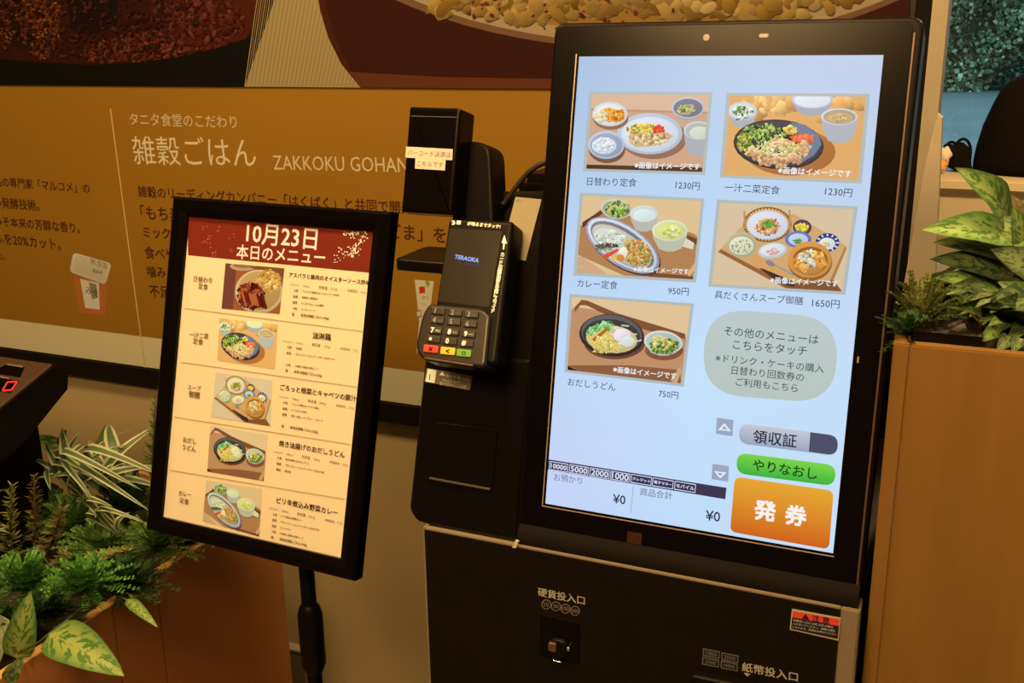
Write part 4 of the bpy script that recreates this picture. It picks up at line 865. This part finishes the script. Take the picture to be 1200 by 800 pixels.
# ---------------------------------------------------------------- the other till at the far left
XR = W(68, 425, 1.30).x
def sidept(px, py):
    v = pixray(px, py); k = XR / v.x; p = EYE + v * k; return (p.y, p.z)
till = thing('self_checkout', 'dark slanted console with a red digit zero beyond the leafy planter', 'console', (XR - .2, 1.3, 0))
b0 = sidept(66, 427); f0 = sidept(0, 481); dy, dz = (b0[0] - f0[0]), (b0[1] - f0[1]); f1 = (f0[0] - dy * .5, f0[1] - dz * .5)
b1 = sidept(80, 440); b2 = sidept(79, 456); u1 = sidept(33, 513)
prof = [f1, b0, b1, b2, u1, (u1[0] - .05, u1[1] - .02), (f1[0], f1[1] - .05)]
q = MB(); n = len(prof); vs = [(XR, y, z) for y, z in prof] + [(XR - .42, y, z) for y, z in prof]
q.add(vs, [tuple(range(n)), tuple(range(2 * n - 1, n - 1, -1))] + [(i, (i + 1) % n, (i + 1) % n + n, i + n) for i in range(n)]); q.build('console_head', M_black, till)
PX = Plane((XR - .2, f0[0], f0[1]), (1, 0, 0), (0, dy, dz))
pl = [PX.px(*p) for p in ((62, 427), (-2, 478))]
slab('top_plate', PX, rounded([(-.21, -.06), (.196, -.06), (.196, Vector((dy, dz)).length - .004), (-.21, Vector((dy, dz)).length - .004)], .004), 0, .004, mat('plate_brown', (.05, .03, .022), .4), till, .002)
z8 = zoomT(0, 390, 6.15)
slab('display_window', PX, [PX.px(*z8(*p)) for p in ((50, 245), (185, 262), (150, 335), (-60, 300))], .004, .0052, M_gloss, till)
slab('display_window', PX, [PX.px(*z8(*p)) for p in ((-40, 335), (140, 360), (85, 445), (-120, 420))], .004, .0052, M_gloss, till)
q = MB()
for A in (((62, 242), (175, 260), (172, 267), (60, 249)), ((-20, 325), (75, 345), (72, 352), (-22, 332))): q.slab(PX, [PX.px(*z8(*p)) for p in A], .0045, .0065)
q.build('window_edge', M_taupe, till)
q = MB(); Z = [(62, 372), (132, 368), (92, 428), (26, 434)]
for i in range(4):
    A, B = Vector(Z[i]), Vector(Z[(i + 1) % 4]); d = (B - A).normalized(); nn = Vector((-d.y, d.x)) * 5; q.slab(PX, [PX.px(*z8(*p)) for p in (A + nn, B + nn, B - nn, A - nn)], .005, .0056)
q.build('red_digit', mat('red_led', (.1, 0, 0), .5, emit=(1, .04, .03), es=1.0), till)
box('pedestal', (XR - .40, u1[0] - .12, 0), (XR - .09, u1[0] + .10, u1[1] + .03), M_matte, till)

# ================================================================ planters
plr = thing('wooden_planter', 'tall light oak planter box standing right of the ticket machine', 'planter', (.4, 1.25, 0))
box('side_board', (-.050, 1.06, 0), (-.034, 1.30, 1.198), M_oak, plr, .0015)
box('front_board', (-.034, 1.06, 0), (.90, 1.076, 1.198), M_oak, plr, .0015)
box('side_board', (.90, 1.06, 0), (.916, 1.30, 1.198), M_oak, plr, .0015)
box('back_board', (-.034, 1.284, 0), (.90, 1.30, 1.150), M_oak, plr, .0015)
q = MB(); q.box((-.032, 1.078, .95), (.898, 1.282, 1.16)); q.build('soil', M_soil, plr)
q = MB(); q.box((-.0335, 1.0765, 1.10), (.03, 1.25, 1.208)); q.build('pot_liner', M_black, plr)
q = MB(); q.box((.031, 1.08, 1.10), (.898, 1.25, 1.188)); q.build('pot_liner', M_soil, plr)
pll = thing('wooden_planter', 'low reddish brown wooden planter box in front of the menu stand', 'planter', (-1.4, 1.2, 0))
xa, xb, ya, yb, zr = -1.55, -1.2, .55, 1.553, .62
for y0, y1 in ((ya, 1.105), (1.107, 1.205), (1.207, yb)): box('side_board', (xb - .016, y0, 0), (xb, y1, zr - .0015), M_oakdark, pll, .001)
box('rim', (xb - .018, ya, zr - .0015), (xb, yb, zr + .002), M_oakrim, pll, .0008)
box('end_board', (xa, yb - .016, 0), (xb - .016, yb, zr), M_oakdark, pll, .0015)
box('end_board', (xa, ya, 0), (xb - .016, ya + .016, zr), M_oakdark, pll, .0015)
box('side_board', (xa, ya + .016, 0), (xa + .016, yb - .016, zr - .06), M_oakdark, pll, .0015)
q = MB(); q.box((xa + .018, ya + .018, .4), (xb - .018, yb - .018, zr - .03)); q.build('soil', M_soil, pll)

# ================================================================ leaves
def leaf_mat(name, edge, mid, kind, rough=.45):
    mt = bpy.data.materials.new(name); mt.use_nodes = True; nt = mt.node_tree; b = nt.nodes['Principled BSDF']; L = nt.links.new; N = nt.nodes.new
    b.inputs['Roughness'].default_value = rough; b.inputs['Specular IOR Level'].default_value = .35
    uv = N('ShaderNodeUVMap'); sp = N('ShaderNodeSeparateXYZ'); L(uv.outputs[0], sp.inputs[0])
    def M(op, x, y=None, z=None):
        n = N('ShaderNodeMath'); n.operation = op
        for i, t in enumerate((x, y, z)):
            if t is None: continue
            if isinstance(t, (int, float)): n.inputs[i].default_value = t
            else: L(t, n.inputs[i])
        return n.outputs[0]
    av = M('ABSOLUTE', sp.outputs[1]); oi = N('ShaderNodeObjectInfo')
    nz = N('ShaderNodeTexNoise'); nz.inputs['Detail'].default_value = 3; mp = N('ShaderNodeCombineXYZ')
    if kind == 'pinnate':      # pale streaks running from the midrib out to the margin
        d = M('SUBTRACT', sp.outputs[0], M('MULTIPLY', av, .22)); L(M('MULTIPLY', d, 9), mp.inputs[0]); L(M('MULTIPLY', sp.outputs[1], 1.6), mp.inputs[1]); L(M('MULTIPLY', oi.outputs['Random'], 30), mp.inputs[2]); nz.inputs['Scale'].default_value = 1.6
        L(mp.outputs[0], nz.inputs['Vector']); fac = M('MULTIPLY', M('GREATER_THAN', nz.outputs[0], .47), M('SUBTRACT', 1, M('POWER', av, 2.0)))
        fac = M('MULTIPLY', fac, .85); rib = M('LESS_THAN', av, .035); fac = M('MAXIMUM', fac, M('MULTIPLY', rib, .7))
    elif kind == 'margin':     # green centre, cream margins, faint lengthwise stripes
        L(M('MULTIPLY', sp.outputs[0], 1.5), mp.inputs[0]); L(M('MULTIPLY', sp.outputs[1], 5), mp.inputs[1]); nz.inputs['Scale'].default_value = 2; L(mp.outputs[0], nz.inputs['Vector'])
        fac = M('GREATER_THAN', M('ADD', av, M('MULTIPLY', M('SUBTRACT', nz.outputs[0], .5), .5)), .55)
    elif kind == 'patch':
        L(M('MULTIPLY', sp.outputs[0], 5), mp.inputs[0]); L(M('MULTIPLY', sp.outputs[1], 3), mp.inputs[1]); L(M('MULTIPLY', oi.outputs['Random'], 30), mp.inputs[2]); nz.inputs['Scale'].default_value = 1.2; L(mp.outputs[0], nz.inputs['Vector'])
        r = N('ShaderNodeMapRange'); L(nz.outputs[0], r.inputs[0]); r.inputs[1].default_value = .47; r.inputs[2].default_value = .55; fac = r.outputs[0]
    else:
        L(sp.outputs[0], mp.inputs[0]); L(mp.outputs[0], nz.inputs['Vector']); fac = M('MULTIPLY', M('LESS_THAN', av, .06), .6)
    mx = N('ShaderNodeMix'); mx.data_type = 'RGBA'; L(fac, mx.inputs[0]); mx.inputs[6].default_value = (*edge, 1); mx.inputs[7].default_value = (*mid, 1); L(mx.outputs[2], b.inputs['Base Color']); return mt
def leaf(name, base, tip, width, mt, parent, sag=.0, shape='ovate', face=None, fold=.25, n=10, m=6, wave=.0):
    base, tip = Vector(base), Vector(tip); D = tip - base; Ln = D.length; d = D / Ln; face = Vector(face) if face else Vector((0, -.55, .83)); S = d.cross(face).normalized(); Nn = S.cross(d).normalized()
    vs = []; fs = []; uvs = []
    for i in range(n + 1):
        t = i / n
        if shape == 'ovate': wd = math.sin(math.pi * min(1, t ** .72)) ** .85 * (1 - .15 * t)
        elif shape == 'heart': wd = max(0, math.sin(math.pi * t ** .6)) ** .7 * (1 - .12 * t)
        elif shape == 'long': wd = min(1, .35 + t * 2.2) * (1 - t ** 3) ** .8
        elif shape == 'fine': wd = math.sin(math.pi * t ** .8)
        wd = max(wd, .001) * width / 2; c = base + D * t + Nn * (math.sin(math.pi * t) * sag * Ln)
        for j in range(m + 1):
            v = j / m * 2 - 1; k = wave * math.sin(t * 15 + v) * abs(v)
            vs.append(c + S * (v * wd) + Nn * (abs(v) * fold * wd + k * width)); uvs.append((t, v))
    for i in range(n):
        for j in range(m): q0 = i * (m + 1) + j; fs.append([q0, q0 + 1, q0 + m + 2, q0 + m + 1])
    me = bpy.data.meshes.new(name); me.from_pydata([tuple(v) for v in vs], [], fs); ul = me.uv_layers.new(name='UVMap')
    ul.data.foreach_set('uv', [x for p in me.polygons for vi in p.vertices for x in uvs[vi]]); me.polygons.foreach_set('use_smooth', [True] * len(fs)); me.update()
    return link(name, me, mt, parent)
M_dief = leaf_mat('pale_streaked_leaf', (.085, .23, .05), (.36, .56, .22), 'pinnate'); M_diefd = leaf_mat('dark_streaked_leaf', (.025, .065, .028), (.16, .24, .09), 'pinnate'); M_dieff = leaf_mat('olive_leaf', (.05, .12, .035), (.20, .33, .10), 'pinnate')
M_marg = leaf_mat('cream_margin_leaf', (.06, .10, .05), (.32, .40, .28), 'margin'); M_poth = leaf_mat('pothos_leaf', (.04, .13, .025), (.24, .33, .09), 'pinnate'); M_pothd = leaf_mat('dark_pothos_leaf', (.018, .055, .018), (.10, .14, .05), 'patch')
M_stem = mat('green_stem', (.05, .09, .03), .6); M_stemb = mat('brown_stem', (.06, .035, .02), .7)

# plants in the right planter
pA = thing('variegated_plant', 'broad leaved pale green variegated plant in the tall oak planter', 'plant', tuple(W(1195, 400, 1.22)))
heart = W(1200, 330, 1.24)
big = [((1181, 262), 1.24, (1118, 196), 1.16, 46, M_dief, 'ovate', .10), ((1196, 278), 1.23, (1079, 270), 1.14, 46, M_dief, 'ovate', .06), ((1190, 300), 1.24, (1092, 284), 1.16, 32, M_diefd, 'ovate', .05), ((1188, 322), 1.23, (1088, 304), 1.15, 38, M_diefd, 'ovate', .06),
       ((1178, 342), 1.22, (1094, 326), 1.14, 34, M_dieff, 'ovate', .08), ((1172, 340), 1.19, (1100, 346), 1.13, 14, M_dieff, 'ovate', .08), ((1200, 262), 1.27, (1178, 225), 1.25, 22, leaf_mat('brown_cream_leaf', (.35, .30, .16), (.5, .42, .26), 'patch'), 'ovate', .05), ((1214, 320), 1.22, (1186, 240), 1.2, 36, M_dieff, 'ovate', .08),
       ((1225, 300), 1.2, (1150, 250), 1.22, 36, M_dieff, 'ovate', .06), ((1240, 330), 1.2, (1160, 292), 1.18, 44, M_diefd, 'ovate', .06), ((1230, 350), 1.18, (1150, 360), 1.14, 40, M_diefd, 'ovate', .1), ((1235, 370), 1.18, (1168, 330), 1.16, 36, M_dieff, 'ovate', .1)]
for bpx, by, tpx, ty, wd, mt, shp, sag in big:
    leaf('leaf', W(*bpx, by), W(*tpx, ty), wd / 1218 * 1.2, mt, pA, sag, shp, face=(-.1, -.8, .6), fold=.22, wave=.02)
    q = MB(); e = W(*bpx, by); q.tube([W(1198 + random.uniform(-4, 8), 400, 1.24), e.lerp(heart, .5) + Vector((0, .01, 0)), e], [.004, .003, .002], 6); q.build('stem', M_stem, pA, True)
random.seed(21)
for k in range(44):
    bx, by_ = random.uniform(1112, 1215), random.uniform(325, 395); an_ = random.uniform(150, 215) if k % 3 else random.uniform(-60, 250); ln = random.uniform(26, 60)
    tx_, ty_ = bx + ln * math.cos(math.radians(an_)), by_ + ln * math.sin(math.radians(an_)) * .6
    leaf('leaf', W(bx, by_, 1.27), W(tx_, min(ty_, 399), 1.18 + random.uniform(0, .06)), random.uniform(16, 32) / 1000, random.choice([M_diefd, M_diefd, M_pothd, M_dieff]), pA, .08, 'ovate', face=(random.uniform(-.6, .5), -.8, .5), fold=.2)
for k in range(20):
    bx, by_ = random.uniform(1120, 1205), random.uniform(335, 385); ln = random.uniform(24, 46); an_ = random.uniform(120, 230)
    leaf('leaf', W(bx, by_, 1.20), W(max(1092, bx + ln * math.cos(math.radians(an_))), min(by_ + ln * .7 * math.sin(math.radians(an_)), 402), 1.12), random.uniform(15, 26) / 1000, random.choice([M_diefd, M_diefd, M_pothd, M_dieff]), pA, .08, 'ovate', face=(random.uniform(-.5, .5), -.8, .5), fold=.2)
for bpx, tpx, wd, mt in (((1168, 388), (1148, 401), 17, M_dieff), ((1172, 376), (1158, 382), 12, M_dieff), ((1150, 372), (1132, 362), 12, M_pothd), ((1185, 395), (1168, 412), 18, M_diefd), ((1140, 398), (1122, 388), 14, M_pothd), ((1196, 396), (1186, 414), 16, M_diefd)):
    leaf('leaf', W(*bpx, 1.12), W(*tpx, 1.09), wd / 1000, mt, pA, .1, 'heart', face=(0, -.85, .5))
def wisp(name, parent, pts, rad, mt):
    q = MB(); q.tube(pts, rad, 6); return q.build(name, mt, parent, True)
wisp('stem', pA, [W(1140, 398, 1.13), W(1150, 380, 1.10), W(1134, 362, 1.1)], .0012, M_stemb)
def bush(parent, c, r, nfr, mt, seed, lf=.007, up=(0, 0, 1), droop=.3, npair=11, stems=M_stem, wid=.45):
    """many arching sprays of tiny leaflets"""
    random.seed(seed); q = MB(); s_ = MB(); c = Vector(c)
    for i in range(nfr):
        th = random.uniform(0, 2 * math.pi); el = random.uniform(.15, 1.4); d = Vector((math.cos(th) * math.cos(el), math.sin(th) * math.cos(el), math.sin(el))); Ln = r * random.uniform(.65, 1.15)
        pts = [c + d * Ln * t + Vector((0, 0, -droop * Ln * t * t)) for t in (k / 6 for k in range(7))]; s_.tube(pts, [.0009, .0009, .0008, .0007, .0006, .0005, .0004], 3, cap=False)
        side = d.cross(Vector((0, 0, 1)))
        if side.length < .1: side = Vector((1, 0, 0))
        side.normalize(); nn = side.cross(d).normalized()
        for k in range(npair):
            t = (k + 1.2) / (npair + 1); p = c + d * Ln * t + Vector((0, 0, -droop * Ln * t * t)); sz = lf * (1.15 - .5 * t)
            for sg in (-1, 1):
                e = (side * sg + d * .55 + nn * random.uniform(-.3, .4)).normalized(); f_ = e.cross(nn).normalized() * sz * wid
                q.add([p, p + e * sz * .5 + f_, p + e * sz, p + e * sz * .5 - f_], [(0, 1, 2, 3)])
    o = q.build('foliage', mt, parent); o['kind'] = 'stuff'; o = s_.build('stems', stems, parent); o['kind'] = 'stuff'; return o
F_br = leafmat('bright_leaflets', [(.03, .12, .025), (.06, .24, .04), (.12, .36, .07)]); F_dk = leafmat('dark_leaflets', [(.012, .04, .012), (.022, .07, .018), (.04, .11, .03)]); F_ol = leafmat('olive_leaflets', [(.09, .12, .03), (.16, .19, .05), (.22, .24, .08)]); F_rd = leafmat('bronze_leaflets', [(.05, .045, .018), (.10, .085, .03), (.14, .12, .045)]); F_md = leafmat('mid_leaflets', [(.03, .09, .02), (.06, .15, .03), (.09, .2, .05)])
pB = thing('fine_leaved_shrub', 'wispy yellow green small leaved shrub beside the edge of the screen', 'plant', tuple(W(1075, 402, 1.2)))
bush(pB, W(1076, 388, 1.15), .085, 80, F_ol, 31, .0065); bush(pB, W(1084, 360, 1.2), .05, 40, F_ol, 32, .006); bush(pB, W(1062, 395, 1.10), .045, 40, F_dk, 33, .006)
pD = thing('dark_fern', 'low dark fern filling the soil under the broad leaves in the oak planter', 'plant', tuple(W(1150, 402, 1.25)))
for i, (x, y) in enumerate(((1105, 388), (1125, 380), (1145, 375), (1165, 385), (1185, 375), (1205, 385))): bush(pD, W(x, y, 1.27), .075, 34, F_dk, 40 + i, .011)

# plants in the left planter
def rosette(label, c, leaves, mt, wd, name='striped_plant', grp=None, sag=.36, y0=0):
    p = thing(name, label, 'plant', tuple(c)); c = Vector(c)
    for tx_, ty_, yy, k in leaves: leaf('leaf', c + Vector((random.uniform(-.008, .008), random.uniform(-.008, .008), 0)), W(tx_, ty_, yy), wd * k, mt, p, sag * random.uniform(.8, 1.5), 'long', face=(random.uniform(-.5, .5), -.6, .9), fold=.3, n=12, m=4, wave=.01)
    q = MB(); q.tube([c + Vector((0, 0, -.10)), c + Vector((0, 0, .012))], [.006, .005], 8); q.build('stem', M_stem, p, True); return p
random.seed(77)
rosette('cream edged striped plant nearest the console, leaves arching low over the fern', W(96, 578, 1.34), [(38, 537, 1.30, 1), (52, 517, 1.32, .9), (44, 560, 1.26, .9), (72, 500, 1.36, 1.3), (95, 505, 1.38, 1.5), (60, 575, 1.24, .9), (112, 560, 1.24, .8), (118, 600, 1.2, .7), (70, 548, 1.25, 1), (130, 575, 1.2, .7)], M_marg, .021)
rosette('cream edged striped plant growing closest to the framed menu board', W(146, 588, 1.34), [(185, 497, 1.36, 1.25), (168, 500, 1.42, 1.0), (128, 498, 1.42, 1.3), (104, 515, 1.36, 1), (106, 519, 1.30, .9), (186, 545, 1.30, 1), (196, 560, 1.26, 1), (120, 540, 1.26, 1), (98, 565, 1.22, .8), (150, 520, 1.30, 1.1), (178, 600, 1.2, .8), (168, 575, 1.2, .8), (110, 585, 1.18, .8), (200, 575, 1.3, .8)], M_marg, .021)
rosette('small striped tuft low between the ferns, one leaf curling down', W(140, 625, 1.18), [(112, 608, 1.12, .8), (133, 594, 1.12, .8), (170, 612, 1.14, .7), (152, 600, 1.2, .9), (114, 604, 1.1, .9)], M_marg, .017)
rosette('pale striped leaves rising at the very edge behind the bronze spikes', W(-14, 660, 1.22), [(12, 572, 1.2, 1.1), (4, 600, 1.16, 1.2), (14, 625, 1.12, .9), (-20, 590, 1.2, 1.2), (16, 690, 1.0, .9)], M_marg, .022)
pk = thing('dark_leaved_plant', 'plant with broad dark drooping leaves against the lower wall', 'plant', tuple(W(70, 560, 1.42)))
for A, B, wd in (((75, 520), (33, 513), 28), ((80, 530), (78, 502), 30), ((92, 540), (60, 530), 34), ((70, 545), (40, 560), 30), ((120, 560), (124, 496), 20), ((70, 570), (30, 585), 34), ((95, 570), (110, 540), 30)): leaf('leaf', W(*A, 1.42), W(*B, 1.40), wd / 900, M_pothd, pk, .12, 'ovate', face=(.1, -.9, .3))
# bronze upright spikes
def spike(label, px, h_, seed, mt):
    random.seed(seed); base = W(px[0], px[1], px[2]); p = thing('bronze_spike_plant', label, 'plant', tuple(base)); top = W(px[0] + h_[0], px[1] - h_[1], px[2]); q = MB(); D = top - base
    for k in range(46):
        t = k / 46; c = base + D * t
        for j in range(3):
            th = k * 2.4 + j * 2.1 + random.uniform(-.5, .5); e = (Vector((math.cos(th), math.sin(th), random.uniform(.2, .8)))).normalized(); sz = .027 * (1 - .55 * t) * random.uniform(.7, 1.15); f_ = e.cross(D.normalized()).normalized() * sz * .11
            q.add([c, c + e * sz * .55 + f_, c + e * sz, c + e * sz * .55 - f_], [(0, 1, 2, 3)])
    o = q.build('foliage', mt, p); o['kind'] = 'stuff'; q = MB(); q.tube([base, top], [.002, .0012], 5); q.build('stem', M_stemb, p, True)
spike('bronze green feathery spike, leftmost of the upright ones', (10, 655, 1.15), (4, 88), 1, F_ol)
spike('bronze feathery spike standing tallest before the console', (42, 662, 1.18), (-2, 106), 2, F_rd)
spike('olive feathery spike leaning between bronze one and striped leaves', (56, 650, 1.15), (18, 56), 3, F_rd)
spike('short bronze spike low in front of the bright fern', (62, 690, 1.08), (12, 42), 4, F_rd)
spike('thin dark spike rising against the side of the menu frame', (178, 560, 1.34), (4, 92), 5, F_md)
spike('bronze spray reaching sideways above the bright green fern', (112, 660, 1.10), (38, 16), 6, F_ol)
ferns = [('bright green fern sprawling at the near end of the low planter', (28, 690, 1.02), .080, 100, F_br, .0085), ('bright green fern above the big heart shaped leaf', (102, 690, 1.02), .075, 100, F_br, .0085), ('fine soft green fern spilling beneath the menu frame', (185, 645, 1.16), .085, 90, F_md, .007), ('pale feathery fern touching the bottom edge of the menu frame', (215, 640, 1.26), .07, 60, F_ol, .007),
         ('dark green fern at the heart of the low planter', (125, 650, 1.16), .09, 80, F_md, .010), ('dense green fern under the striped leaves', (88, 620, 1.24), .09, 80, F_md, .009), ('dark fern behind the bronze spikes', (30, 625, 1.28), .10, 70, F_dk, .012), ('dark fern by the broken rim of the low planter', (150, 690, 1.08), .075, 50, F_dk, .012), ('low dark fern under the pothos leaves', (52, 722, 1.0), .06, 50, F_dk, .013), ('dark fern behind the striped tuft', (150, 600, 1.32), .10, 80, F_dk, .010), ('dark fern against the console stand', (6, 600, 1.34), .10, 80, F_dk, .010), ('dark fern between two bronze spikes', (66, 612, 1.30), .09, 80, F_dk, .009), ('dark fern at the lower corner', (0, 742, .96), .06, 44, F_dk, .013)]
for i, (lb_, (x, y, yy), r_, nf, mt, lf) in enumerate(ferns):
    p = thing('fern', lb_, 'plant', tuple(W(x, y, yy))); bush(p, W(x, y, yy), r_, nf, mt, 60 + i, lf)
po = thing('pothos_plant', 'trailing pothos with large heart shaped yellow splashed leaves over the planter rim', 'plant', tuple(W(60, 745, .93)))
for A, ay, B, by_, wd, mt, fc in (((58, 742), .90, (146, 792), .88, 84, M_poth, (.1, -.75, .65)), ((20, 772), .93, (36, 692), .95, 62, M_poth, (-.3, -.9, .3)), ((148, 702), 1.04, (185, 735), 1.02, 22, M_poth, (.2, -.7, .7)), ((120, 690), 1.06, (114, 646), 1.08, 26, M_poth, (.5, -.8, .3)), ((0, 720), .95, (-8, 790), .9, 44, M_pothd, (0, -.8, .5)), ((165, 712), 1.06, (150, 695), 1.06, 12, M_poth, (0, -.6, .8)), ((8, 800), .88, (28, 768), .9, 34, M_pothd, (0, -.8, .5))):
    leaf('leaf', W(*A, ay), W(*B, by_), wd / 1218 * ay, mt, po, .08, 'heart', face=(EYE - W(*A, ay)).normalized() + Vector((0, 0, .35)), fold=.16, wave=.015)
wisp('vine', po, [W(58, 742, .90), W(46, 752, .92), W(22, 765, .93), W(10, 780, .95)], .0016, M_stem); wisp('vine', po, [W(0, 690, 1.0), W(18, 648, 1.02), W(44, 642, 1.03), W(60, 665, 1.04), W(66, 680, 1.05)], .0012, M_stem)
wisp('vine', po, [W(148, 702, 1.04), W(120, 692, 1.06), W(80, 725, .98), W(58, 742, .92)], .0014, M_stem)

bpy.context.view_layer.update()
